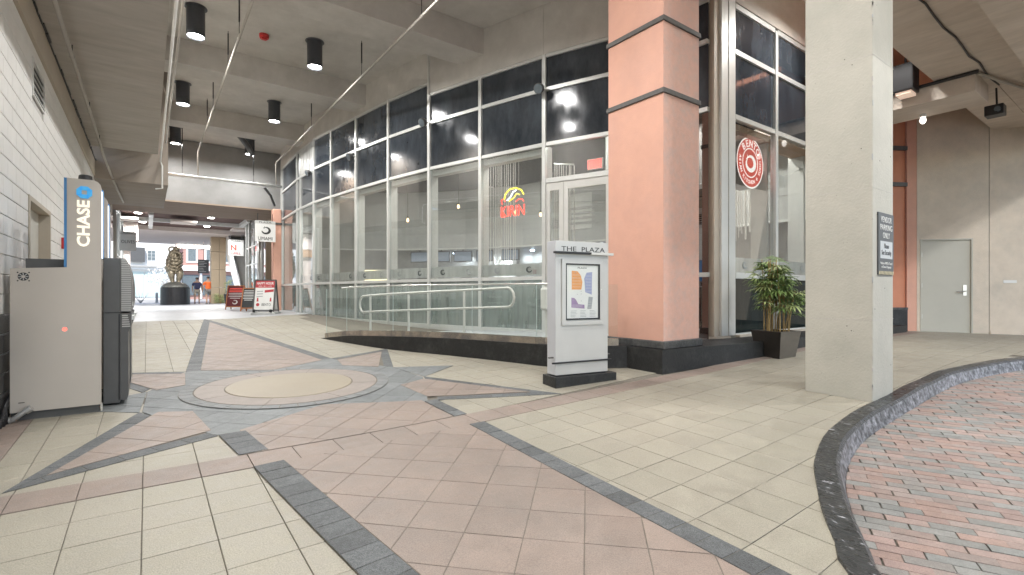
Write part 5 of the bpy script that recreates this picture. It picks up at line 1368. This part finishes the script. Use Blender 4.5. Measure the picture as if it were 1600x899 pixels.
# ------------------------------------------------------------------ far passage
struct(MB().box(-1.6, 8, 25.26, 35, 5.1, 5.3), 'far_ceiling', M['darkbrown'])
struct(MB().box(-6, 12, 35.003, 44.5, 4.85, 5.3), 'far_plaster_soffit', M['palepink'])
cf = thing('ceiling_frame', 'white beams and pale square panels under the dark maroon far ceiling', 'ceiling frame', (2, 31, 5.2))
MB().box(-1.4, 5.2, 31.2, 31.4, 4.9, 5.09).build('cross_beam', M['white'], cf)
for x in (.15, 4.2): MB().box(x-.09, x+.09, 28.6, 31.195, 4.9, 5.09).build('short_beam', M['white'], cf)
MB().box(.06, .24, 31.41, 34.9, 4.9, 5.09).build('short_beam', M['white'], cf)
for x, y in ((1.5, 30.3), (4.4, 32.0), (-.9, 30.5)):
    MB().box(x-.55, x+.55, y-.6, y+.6, 4.8, 4.895).build('square_panel', M['palepink'], cf)
for k, (x, y, lab) in enumerate(((-.35, 29.5, 'near left'), (-.2, 33.2, 'far left'), (2.6, 29.3, 'near right'), (2.75, 33.2, 'far right'))):
    t = thing('recessed_light', f'{lab} recessed light in the maroon ceiling of the far passage', 'ceiling light', (x, y, 5.09), 'recessed lights in the far passage')
    MB().lathe((x, y, 5.06), [(.17, 0), (.17, .038)], 20).build('light_ring', M['white'], t)
    MB().lathe((x, y, 5.045), [(.14, 0), (.14, .014)], 20).build('light_lens', M['lampon'], t)
    L = bpy.data.lights.new('lamp', 'AREA'); L.shape = 'DISK'; L.size = .28; L.energy = 90; L.spread = R(170)
    o = bpy.data.objects.new('lamp', L); C.objects.link(o); o.parent = t; o.location = (0, 0, -.06)
struct(MB().box(-1.6, -1.2, 22.0, 25.8, -.1, 5.4), 'brown_side_wall', M['brownsoffit'])
# left shopfront of the far passage
ls = thing('left_shopfront', 'white framed shopfront on the left of the far passage', 'shopfront', (-1.15, 30, .5))
for y in (25.9, 27.6, 29.4, 31.2, 33.0): MB().box(-1.12, -1.0, y-.05, y+.05, .48, 5.05).build('post', M['alu'], ls)
for y0, y1 in zip((25.9, 27.6, 29.4, 31.2), (27.6, 29.4, 31.2, 33.0)):
    for z in (.55, 2.9, 5.0): MB().box(-1.11, -1.02, y0+.0505, y1-.0505, z-.04, z+.04).build('rail', M['alu'], ls)
    MB().box(-1.07, -1.06, y0+.051, y1-.051, .6, 2.855).build('pane', M['glass'], ls); MB().box(-1.07, -1.06, y0+.051, y1-.051, 2.945, 4.955).build('pane', M['glass'], ls)
struct(MB().box(-3.4, -3.2, 25.5, 36, .3, 5.4), 'left_shop_wall', M['palepink'])
lp_ = thing('plaster_pier', 'pale pink plaster pier with stepped capital at the left of the far passage', 'pier', (-.95, 34.6, .5))
MB().box(-1.3, -.75, 34.2, 34.9, .45, 3.6).build('pier_shaft', M['palepink'], lp_)
MB().box(-1.35, -.65, 34.05, 34.95, 3.601, 4.1).build('pier_neck', M['rtan'], lp_)
MB().box(-1.4, -.4, 34.0, 34.99, 4.101, 5.09).build('pier_capital', M['palepink'], lp_)
# pink pier at the end of the glass front
fp = thing('pink_pier', 'slim salmon pier at the far end of the glass front with a dark band', 'pier', (4.2, 21.5, .5))
MB().box(3.98, 4.28, 21.2, 21.6, .5, 4.565).build('pier_shaft', M['pinkwall'], fp, bevel=.03)
MB().box(3.96, 4.30, 21.18, 21.62, 3.95, 4.03).build('pier_band', M['band'], fp)
# far right shopfront
fs_ = thing('far_shopfront', 'aluminium shopfront beyond the header on the right with tall posts', 'shopfront', (4.4, 28, .5))
for y, x in ((25.6, 4.35), (26.6, 4.33), (27.7, 4.33), (28.9, 4.3), (29.9, 4.3)):
    MB().box(x-.05, x+.05, y-.05, y+.05, .5, 5.09).build('post', M['alu'], fs_)
MB().tube([(4.33, 25.95, .5), (4.33, 25.95, 5.09)], .13, 14).build('round_post', M['steel'], fs_, smooth=True)
for y0, y1 in ((26.65, 27.65), (27.75, 28.85), (28.95, 29.85)):
    for z in (.58, 2.7, 3.6): MB().box(4.28, 4.36, y0, y1, z-.03, z+.03).build('rail', M['alu'], fs_)
    MB().box(4.31, 4.32, y0+.001, y1-.001, .62, 5.08).build('pane', M['glass'], fs_)
struct(MB().box(5.7, 5.9, 22.2, 30.5, .4, 5.39), 'far_shop_wall', M['beige'])
struct(MB().box(4.44, 5.69, 25.3, 25.5, .4, 5.39), 'far_shop_end_wall', M['cladbeige'])
# projecting signs
def psign(x0, x1, y, z0, z1, label):
    t = thing('projecting_sign', label, 'sign', ((x0+x1)/2, y, z1), 'projecting shop signs in the passage')
    MB().box(x0, x1, y, y+.05, z0, z1).build('sign_panel', M['white'], t)
    MB().box(x0, x1, y, y+.05, z1+.002, z1+.12).build('sign_header', M['signgrey'], t)
    text('PLAZA', ((x0+x1)/2, y-.001, z1+.06), (1, 0, 0), (0, 0, 1), (x1-x0)*.6, .06, M['print'], 'lettering', t, .004)
    MB().tube([(x0+.1, y+.025, z1+.12), (x0+.1, y+.025, z1+.4)], .012, 6).build('sign_bracket', M['black'], t)
    MB().tube([(x1-.1, y+.025, z1+.12), (x1-.1, y+.025, z1+.4)], .012, 6).build('sign_bracket', M['black'], t)
    return t
t = psign(-.95, -.38, 27, 3.08, 3.78, 'grey projecting PLAZA sign reading OLIVES at the left of the far passage')
text('OLIVES', (-.665, 26.999, 3.47), (1, 0, 0), (0, 0, 1), .46, .13, M['print'], 'lettering', t, .004)
t = psign(3.30, 4.02, 21.0, 3.24, 3.92, 'grey projecting sign with a black dragon and UMAMI beside the pink pier')
swoosh(MB(), (3.66, 20.998, 3.68), (-1, 0, 0), (0, 0, 1), .20, .004).build('dragon_mark', M['print'], t)
text('UMAMI', (3.66, 20.999, 3.36), (1, 0, 0), (0, 0, 1), .50, .13, M['print'], 'lettering', t, .004)
t = psign(3.47, 4.20, 30.2, 3.25, 3.98, 'pale projecting sign with a big red letter N near the escalator')
text('N', (3.72, 30.199, 3.68), (1, 0, 0), (0, 0, 1), .26, .30, M['signred'], 'lettering', t, .004, bold=.03)
text('GRILL', (3.83, 30.199, 3.38), (1, 0, 0), (0, 0, 1), .44, .12, M['rednut'], 'lettering', t, .004)
# escalator
es = thing('escalator', 'steel and white escalator rising away on the right of the far passage', 'escalator', (4.7, 31, .5))
e0, e1, ex0, ex1 = (31.0, .6), (39.2, 6.2), 4.12, 5.2
def ep(f, dz=0): return (e0[0]+(e1[0]-e0[0])*f, e0[1]+(e1[1]-e0[1])*f+dz)
for xa, xb in ((ex0, ex0+.10), (ex1-.10, ex1)):
    P = [ep(0, -.1), ep(1, -1.2), ep(1, .9), ep(0, .85)]
    MB().slab((xb, 0, 0), (0, 1, 0), (0, 0, 1), [(a, b) for a, b in P], xb-xa).build('side_panel', M['white'], es).location.x -= (xb-xa)
for x in (ex0+.05, ex1-.05):
    MB().tube([(x, ep(0)[0], ep(0, 1.05)[1]), (x, ep(1)[0], ep(1, 1.05)[1])], .045, 8).build('hand_rail', M['black'], es)
    MB().slab((x, 0, 0), (0, 1, 0), (0, 0, 1), [ep(0, .46), ep(1, .56), ep(1, 1.0), ep(0, 1.0)], .012).build('balustrade_glass', M['metalgrey'], es)
for k in range(26):
    y, z = ep((k+.5)/26)
    MB().box(ex0+.102, ex1-.102, y-.15, y+.16, z-.05, z+.16).build('step', M['metalgrey'], es)
# tan clad column
tc = thing('clad_column', 'tall beige panel clad column behind the walkers', 'column', (3.7, 37.3, .5))
for z0, z1 in ((.48, 1.6), (1.615, 2.75), (2.765, 3.9), (3.915, 4.84)):
    for x0, x1 in ((3.3, 3.74), (3.755, 4.12)): MB().box(x0, x1, 37.0, 37.8, z0, z1).build('panel', M['cladbeige'], tc)
# sandwich boards
def board(x, y, w_, h_, label, kind):
    t = thing('pavement_board', label, 'sandwich board', (x, y, gz(x, y)), 'boards standing by the pink pier')
    u = Vector((.85, -.527)); v = Vector((.527, .85)); z0 = gz(x, y)
    def Q(a, b, z): p_ = Vector((x, y))+u*a+v*b; return Vector((p_.x, p_.y, z0+z))
    ln = .12
    m_ = {'happy': M['paper'], 'chalk': M['chalk'], 'maroon': M['maroonboard']}[kind]
    for sgn in (-1, 1):
        O = Q(0, sgn*(ln+.10), .12); V = (Q(0, sgn*.02, h_)-O).normalized(); U = Vector((u.x, u.y, 0))
        if sgn == 1: O = O
        fr = M['wood'] if kind != 'happy' else M['dkgrey']
        f = MB(); L_ = (Q(0, .02, h_)-O).length; e = .04
        for a0, a1, b0, b1 in ((-w_/2, -w_/2+e, -.1, L_), (w_/2-e, w_/2, -.1, L_), (-w_/2+e, w_/2-e, L_-e, L_), (-w_/2+e, w_/2-e, 0, e)):
            f.slab(O, U, V, [(a0, b0), (a1, b0), (a1, b1), (a0, b1)], .025)
        f.build('board_frame', fr, t)
        MB().slab(O, U, V, [(-w_/2+e, e), (w_/2-e, e), (w_/2-e, L_-e), (-w_/2+e, L_-e)], .012).build('board_face', m_, t)
        if sgn == -1:
            N = U.cross(V).normalized(); F = O+N*.0125
            if kind == 'happy':
                MB().slab(F, U, V, [(-w_/2+e, L_*.74), (w_/2-e, L_*.74), (w_/2-e, L_-e), (-w_/2+e, L_-e)], .002).build('red_header', M['rednut'], t)
                text('HAPPY HOUR', F+V*(L_*.88)+N*.002, U, V, w_*.78, .09, M['paper'], 'lettering', t, .002, bold=.02)
                text('MON - FRI  3 - 6 PM', F+V*(L_*.785)+N*.002, U, V, w_*.6, .04, M['paper'], 'lettering', t)
                MB().slab(F, U, V, [(.0, L_*.58), (w_*.42, L_*.61), (w_*.42, L_*.69), (.0, L_*.66)], .002).build('red_flash', M['rednut'], t)
                for k in range(3):
                    MB().slab(F, U, V, [(-w_*.36, L_*(.60-.08*k)), (-w_*.08, L_*(.61-.08*k)), (-w_*.08, L_*(.64-.08*k)), (-w_*.36, L_*(.63-.08*k))], .002).build('print_line', M['pgrey'], t)
                for s_ in (-1, 1): MB().slab(F, U, V, [(s_*w_*.3-.03, L_*.30), (s_*w_*.3+.03, L_*.30), (s_*w_*.3+.02, L_*.42), (s_*w_*.3-.02, L_*.42)], .002).build('bottle_print', M['rednut'], t)
                text('BENTO', F+V*(L_*.20)+U*.08, U, V, w_*.42, .09, M['print'], 'lettering', t)
                MB().lathe(F+V*(L_*.20)-U*(w_*.28), [(.055, 0), (.055, .003)], 18, U, ax=N).build('round_print', M['rednut'], t)
            else:
                random.seed(5)
                for k in range(7):
                    wd = random.uniform(.3, .42)*w_; b_ = L_*(.85-k*.075)
                    MB().slab(F, U, V, [(-wd, b_), (wd, b_), (wd*.95, b_+.022), (-wd*.9, b_+.022)], .002).build('chalk_line', M['chalkprint' if kind == 'chalk' or k > 2 else 'signred'], t)
                if kind == 'maroon': swoosh(MB(), F+V*(L_*.24), -U, V, .13, .003).build('dragon_mark', M['chalkprint'], t)
    if kind == 'happy':
        p_ = [Q(a, b, .0) for a, b in ((-w_/2-.05, -.30), (w_/2+.05, -.30), (w_/2+.05, .3), (-w_/2-.05, .3))]
        MB().prism([(q.x, q.y) for q in p_], z0-.02, z0+.09).build('water_base', M['signgrey'], t, bevel=.03)
        for s_ in (-1, 1): MB().lathe(Q(s_*w_*.38, -.31, .13), [(.05, -.03), (.05, .03)], 12, (0, 0, 1), ax=(u.x, u.y, 0)).build('wheel', M['black'], t)
    return t
board(3.26, 18.57, .70, 1.17, 'white and red HAPPY HOUR board on a grey weighted base beside the pink pier', 'happy')
board(3.19, 21.4, .50, .90, 'small grey chalkboard between the maroon board and the happy hour board', 'chalk')
board(3.07, 24.0, .70, 1.03, 'wooden framed maroon board with dragon drawing, leftmost of the boards', 'maroon')
# bronze sculpture
st = thing('bronze_sculpture', 'abstract bronze figure sculpture on a domed black cylinder in the far passage', 'statue', (1.45, 38.3, .5))
sc_ = (1.45, 38.3)
MB().lathe((*sc_, .48), [(.80, 0), (.80, .02), (.79, 1.08), (.77, 1.10)], 48).build('black_drum', M['black'], st)
MB().lathe((*sc_, 1.581), [(.76, 0), (.72, .12), (.55, .27), (.3, .36), (.02, .40)], 32).build('rock_mound', M['pewter'], st, smooth=True)
from mathutils import noise
bd_ = MB(); n1, n2 = 40, 44; vs_ = []
for i in range(n1+1):
    f = i/n1; z = 2.45+f*1.72
    base_r = .43*math.sin(math.pi*min(1, .16+f*.86))**.75*(1-.25*max(0, f-.75))
    for j in range(n2):
        a = 2*math.pi*j/n2
        fold = .06*math.sin(6*a+5*f*3)+.035*math.sin(11*a-9*f*3)
        nz = noise.noise(Vector((math.cos(a)*1.6, math.sin(a)*1.6, f*3)))*.14
        r_ = max(.03, base_r*(1+fold*1.6)+nz*min(1, 4*f*(1-f)+.2))
        vs_.append((sc_[0]-.10+r_*math.cos(a)*1.02+.1*f, sc_[1]+r_*math.sin(a)*.8, z))
bd_.add(vs_, [(i*n2+j, i*n2+(j+1) % n2, (i+1)*n2+(j+1) % n2, (i+1)*n2+j) for i in range(n1) for j in range(n2)]+[tuple(range(n2-1, -1, -1)), tuple(n1*n2+j for j in range(n2))])
bd_.build('draped_torso', M['bronze'], st, smooth=True)
for s_, dx in ((-1, -.20), (1, .22)):
    MB().tube([(sc_[0]+dx*.7, sc_[1], 2.75), (sc_[0]+dx*1.15, sc_[1]-.15, 2.45), (sc_[0]+dx*.9, sc_[1]-.06, 2.15), (sc_[0]+dx*.65, sc_[1]-.03, 1.85), (sc_[0]+dx*.8, sc_[1]-.08, 1.78)], [.25, .21, .14, .10, .13], 14).build('leg', M['bronze'], st, smooth=True)
MB().tube([(sc_[0]-.16+.19*math.cos(a), sc_[1]-.1, 4.0+.17*math.sin(a)) for a in [k*math.pi/6 for k in range(0, 12)]], [.055]*12, 10).build('raised_arm', M['bronze'], st, smooth=True)
MB().tube([(sc_[0]+.0+.28*math.cos(a), sc_[1]-.3, 3.60+.26*math.sin(a)) for a in [k*math.pi/8 for k in range(-2, 9)]], [.07]*11, 10).build('folded_arm', M['bronze'], st, smooth=True)
hd2 = MB().lathe((sc_[0]+.05, sc_[1]-.05, 3.85), [(.04, 0), (.15, .06), (.19, .16), (.17, .26), (.06, .33)], 18); hd2.build('head', M['bronze'], st, smooth=True)
for k in range(5):
    z = 2.7+k*.2
    MB().tube([(sc_[0]-.42+.09*k*.2, sc_[1]-.22, z+.3), (sc_[0]-.2, sc_[1]-.40, z), (sc_[0]+.1, sc_[1]-.42, z-.03), (sc_[0]+.40, sc_[1]-.24, z+.34)], [.03, .05, .05, .03], 8).build('drapery_fold', M['bronze'], st, smooth=True)

# ------------------------------------------------------------------ people
def skinned(name, verts, edges, radii, m, parent, sub_=2):
    me = bpy.data.meshes.new(name); me.from_pydata(verts, edges, [])
    o = bpy.data.objects.new(name, me); C.objects.link(o)
    s = o.modifiers.new('skin', 'SKIN'); 
    for i, r_ in enumerate(radii):
        r2 = r_ if isinstance(r_, tuple) else (r_, r_); me.skin_vertices[0].data[i].radius = r2
    me.skin_vertices[0].data[0].use_root = True
    u = o.modifiers.new('sub', 'SUBSURF'); u.levels = sub_; u.render_levels = sub_
    dg = bpy.context.evaluated_depsgraph_get(); m2 = bpy.data.meshes.new_from_object(o.evaluated_get(dg)); bpy.data.objects.remove(o)
    m2.materials.clear(); m2.materials.append(m); m2.name = name
    for pf in m2.polygons: pf.use_smooth = True
    o = bpy.data.objects.new(name, m2); C.objects.link(o)
    if parent is not None: o.parent = parent
    return o
def person(x, y, yaw, label, shirt, shorts, bag=None):
    t = thing('person', label, 'person', (x, y, gz(x, y))); t.rotation_euler.z = yaw; t['local'] = 1
    V_ = [(0, 0, .93), (0, 0, 1.10), (0, 0, 1.32), (0, 0, 1.44), (0, -.01, 1.52), (0, -.02, 1.60), (0, -.015, 1.68),
          (-.10, 0, .88), (-.12, -.10, .50), (-.12, -.04, .09), (-.12, -.19, .035), (.10, 0, .88), (.12, .12, .50), (.12, .26, .12), (.12, .14, .04),
          (-.19, 0, 1.41), (-.25, .03, 1.14), (-.27, -.09, .91), (-.275, -.13, .84), (.19, 0, 1.41), (.25, -.02, 1.14), (.27, -.10, .92), (.275, -.14, .85)]
    E_ = [(0, 1), (1, 2), (2, 3), (3, 4), (4, 5), (5, 6), (0, 7), (7, 8), (8, 9), (9, 10), (0, 11), (11, 12), (12, 13), (13, 14), (3, 15), (15, 16), (16, 17), (17, 18), (3, 19), (19, 20), (20, 21), (21, 22)]
    R_ = [(.15, .11), (.135, .10), (.16, .105), (.10, .08), .055, (.075, .09), (.065, .08), .095, .06, .042, (.045, .03), .095, .06, .042, (.045, .03), .065, .045, .03, (.04, .022), .065, .045, .03, (.04, .022)]
    # five fingers per hand, rooted in the palm
    for s_, b_ in ((-1, 18), (1, 22)):
        bx_, by_, bz_ = V_[b_]
        for k in range(4):
            i0 = len(V_); yk = by_+(-.022+.015*k); L_ = (.07, .08, .075, .058)[k]
            V_.append((bx_, yk, bz_-.04)); V_.append((bx_-s_*.008, yk-.004, bz_-.04-L_)); E_.append((b_, i0)); E_.append((i0, i0+1)); R_ += [.009, .007]
        i0 = len(V_); V_.append((bx_-s_*.012, by_-.035, bz_-.02)); V_.append((bx_-s_*.02, by_-.05, bz_-.06)); E_.append((b_, i0)); E_.append((i0, i0+1)); R_ += [.01, .008]
    skinned('body', V_, E_, R_, M['skin'], t)
    skinned('shirt', [(0, 0, .90), (0, 0, 1.10), (0, 0, 1.32), (0, 0, 1.43), (-.19, 0, 1.40), (-.25, .02, 1.18), (.19, 0, 1.40), (.25, -.01, 1.18)],
            [(0, 1), (1, 2), (2, 3), (3, 4), (4, 5), (3, 6), (6, 7)], [(.19, .145), (.175, .135), (.19, .135), (.12, .10), .085, .075, .085, .075], shirt, t)
    skinned('shorts', [(0, 0, .93), (-.10, 0, .86), (-.12, -.085, .56), (.10, 0, .86), (.12, .10, .56)], [(0, 1), (1, 2), (0, 3), (3, 4)], [(.165, .13), .115, .095, .115, .095], shorts, t)
    hr_ = MB(); hr_.lathe((0, .01, 1.64), [(.085, 0), (.098, .04), (.09, .085), (.055, .115), (.01, .125)], 16); h_ = hr_.build('hair', M['hair']); h_.parent = t
    for s_ in (-1, 1):
        e_ = MB().lathe((s_*.03, -.098, 1.645), [(.004, 0), (.011, .005), (.004, .012)], 8).build('eye', M['black']); e_.parent = t
        sh_ = MB().box(s_*.12-.05, s_*.12+.05, (-.24 if s_ < 0 else .10), (.03 if s_ < 0 else .33), .0, .075).build('shoe', M['greycloth'], None, bevel=.02); sh_.parent = t
    n_ = MB().tube([(0, -.10, 1.64), (0, -.125, 1.61), (0, -.10, 1.60)], [.006, .013, .01], 6).build('nose', M['skin']); n_.parent = t
    if bag:
        b__ = MB().box(-.20, .02, .135, .22, 1.02, 1.40).build('backpack', bag, None, bevel=.03); b__.parent = t
    return t
person(2.70, 39.4, R(175), 'person in a blue grey shirt and pale shorts walking away past the statue', M['navy'], M['khaki'], M['navy'])
person(3.16, 37.3, R(185), 'person in a bright orange shirt and grey shorts walking by the beige column', M['orangecloth'], M['greycloth'])

# ------------------------------------------------------------------ far plants, bollards
pt = thing('tall_pot', 'tapered black pot standing right of the beige column', 'planter', (4.0, 34.8, .5))
MB().lathe((4.0, 34.8, .50), [(.16, .03), (.24, .66), (.25, .68), (.21, .68), (.20, .62)], 20).build('pot', M['black'], pt)
pl_ = thing('potted_plant', 'pale variegated leafy plant rising from the tapered black pot', 'plant', (4.0, 34.8, 1.1))
random.seed(3)
for k in range(26):
    a_ = random.uniform(0, 6.28); h_ = random.uniform(.1, .95); frond((4.0, 34.8, 1.1+h_*.9), (math.cos(a_), math.sin(a_), random.uniform(.2, 1.2)), 4, .3, M['leaf2'], pl_)
MB().tube([(4.0, 34.8, 1.1), (4.02, 34.8, 2.0)], .012, 6).build('stem', M['cane'], pl_)
ap = thing('areca_palm', 'yellow green arching palm low beside the beige column', 'palm', (3.75, 36.3, .5))
for k in range(34):
    a_ = random.uniform(0, 6.28); el = random.uniform(.3, 1.4)
    frond((3.75+.1*math.cos(a_), 36.3+.1*math.sin(a_), .55+random.uniform(0, .45)), (math.cos(a_), math.sin(a_), el), 6, random.uniform(.35, .55), M['leaf2'], ap)
for k in range(5): MB().tube([(3.75, 36.3, .5), (3.6+.08*k, 36.2+.05*k, 1.1)], .012, 5).build('stem', M['cane'], ap)
for k, (x, y, r_, h_, lab) in enumerate(((.6, 47.5, .09, .75, 'slim grey bollard left of the statue drum'), (1.15, 46.5, .16, .62, 'stout grey bollard close to the statue drum'))):
    t = thing('bollard', lab, 'bollard', (x, y, .45), 'bollards at the street edge')
    MB().lathe((x, y, .44), [(r_, 0), (r_, h_), (r_*.6, h_+.08)], 16).build('bollard_post', M['pgrey'], t)
    MB().lathe((x, y, .45), [(r_*1.4, 0), (r_*1.4, .05), (r_*1.01, .06)], 16).build('bollard_foot', M['metalgrey'], t)
ag = thing('spiky_plant', 'grey spiky plant at the street edge behind the cash machines', 'plant', (-.4, 46.5, .5))
for k in range(14):
    a_ = k*.45; MB().slab((-.4, 46.5, .47), (math.cos(a_), math.sin(a_), .2), (math.sin(a_)*.4, -math.cos(a_)*.4, 1.2), [(-.02, 0), (.04, 0), (.45, .55)], .01).build('leaf', M['louvre'], ag)
ws = thing('street_tree', 'pale sunlit small tree across the street behind the statue', 'tree', (1.3, 56, .45))
MB().tube([(1.3, 56, .44), (1.35, 56, 1.6), (1.2, 56, 2.3)], [.12, .09, .05], 8).build('trunk', M['palepink'], ws)
for k in range(4): MB().tube([(1.3, 56, 1.6+.15*k), (1.3+(-1)**k*.7, 56-.2*k, 2.4+.2*k)], [.05, .02], 6).build('limb', M['palepink'], ws)
cr_ = MB()
for k in range(600):
    a_ = random.uniform(0, 6.28); r_ = random.uniform(.2, 1.15); z = 2.6+random.gauss(0, .42); cx_, cy_ = 1.2+r_*math.cos(a_), 56+r_*math.sin(a_)*.8
    n_ = Vector((random.uniform(-1, 1), random.uniform(-1, 1), random.uniform(-1, 1))).normalized(); u_ = n_.orthogonal().normalized()*.09; v2_ = n_.cross(u_)
    c_ = Vector((cx_, cy_, z)); cr_.add([c_-u_, c_-v2_*.6, c_+u_, c_+v2_*.6], [(0, 1, 2, 3)])
cr_.build('crown', M['whitebldg'], ws)  # white leaf colour stands in for overexposed sunlight on the crown
# ------------------------------------------------------------------ buildings over the street
wb = thing('white_building', 'white rendered building with a shopfront across the street', 'building', (-3, 70, .45))
MB().box(-16, 2.7, 70, 80, .3, 16).build('wall', M['whitebldg'], wb)
MB().box(-16, 2.75, 69.6, 69.995, 3.85, 4.15).build('cornice', M['whitebldg'], wb)
MB().box(-16, 2.75, 69.3, 69.59, 4.15, 4.3).build('cornice_lip', M['louvre'], wb)
for x in (-1.7, .4, -4.2, -6.6):
    w__ = MB().box(x-.4, x+.4, 69.93, 69.99, 4.9, 6.1).build('window', M['white'], wb)
    for i in range(2):
        for j in range(3): sub(MB().box(x-.34+i*.36, x-.02+i*.36, 69.90, 69.928, 4.96+j*.37, 5.28+j*.37).build('pane', M['winglass']), w__)
for k, x in enumerate((-1.4, .9)):
    MB().box(x-1.1, x+1.1, 69.9, 69.99, .75, 3.6).build('shop_window', M['teal'], wb)
MB().box(-1.6, -.2, 69.4, 69.8, 4.7, 6.3).build('dark_awning_panel', M['dkgrey'], wb)
MB().box(2.3, 2.7, 69.8, 69.99, .4, 12).build('corner_pilaster', M['whitebldg'], wb)
bb = thing('brick_building', 'pink brick building with white framed windows and a lit bulb canopy across the street', 'building', (8, 72, .45))
MB().box(2.9, 22, 72, 82, .3, 16).build('wall', M['brickbldg'], bb)
MB().box(2.9, 22, 71.4, 71.99, 3.9, 4.5).build('cornice', M['whitebldg'], bb)
for k, x in enumerate((4.4, 6.3, 8.2, 10.1, 12.0)):
    w__ = MB().box(x-.6, x+.6, 71.9, 71.99, 4.9, 6.9).build('window', M['whitebldg'], bb); sub(MB().box(x-.4, x+.4, 71.86, 71.898, 5.1, 6.7).build('pane', M['winglass']), w__)
for k in range(5): MB().box(3.4+k*2.1, 5.1+k*2.1, 71.85, 71.99, .9, 3.4).build('shop_window', M['winglass'], bb)
for k in range(6): MB().box(3.1+k*2.1, 3.35+k*2.1, 71.8, 71.99, .5, 3.6).build('pilaster', M['whitebldg'], bb)
cn = thing('bulb_canopy', 'pale pink canopy with a row of bright bulbs above the far opening', 'canopy', (4, 45, 4.6))
MB().box(1.7, 5.6, 44.8, 45.6, 4.60, 5.3).build('canopy_box', M['palepink'], cn)
for k in range(11):
    x = 1.95+k*.26
    MB().lathe((x, 44.74, 4.74), [(.02, -.05), (.06, -.02), (.06, .02), (.02, .05)], 10).build('bulb', M['lampon'], cn)
db = thing('black_notice_board', 'black notice board with white lines near the beige column', 'notice board', (3.1, 41, 3.3))
MB().box(2.86, 3.52, 41, 41.06, 2.62, 3.58).build('board_panel', M['signdark'], db)
for k in range(7): MB().box(2.92, 2.92+random.uniform(.25, .5), 40.994, 40.999, 2.72+k*.12, 2.75+k*.12).build('text_line', M['paper'], db)
MB().tube([(3.2, 41.03, 3.58), (3.2, 41.03, 4.845)], .015, 6).build('hanging_rod', M['black'], db)
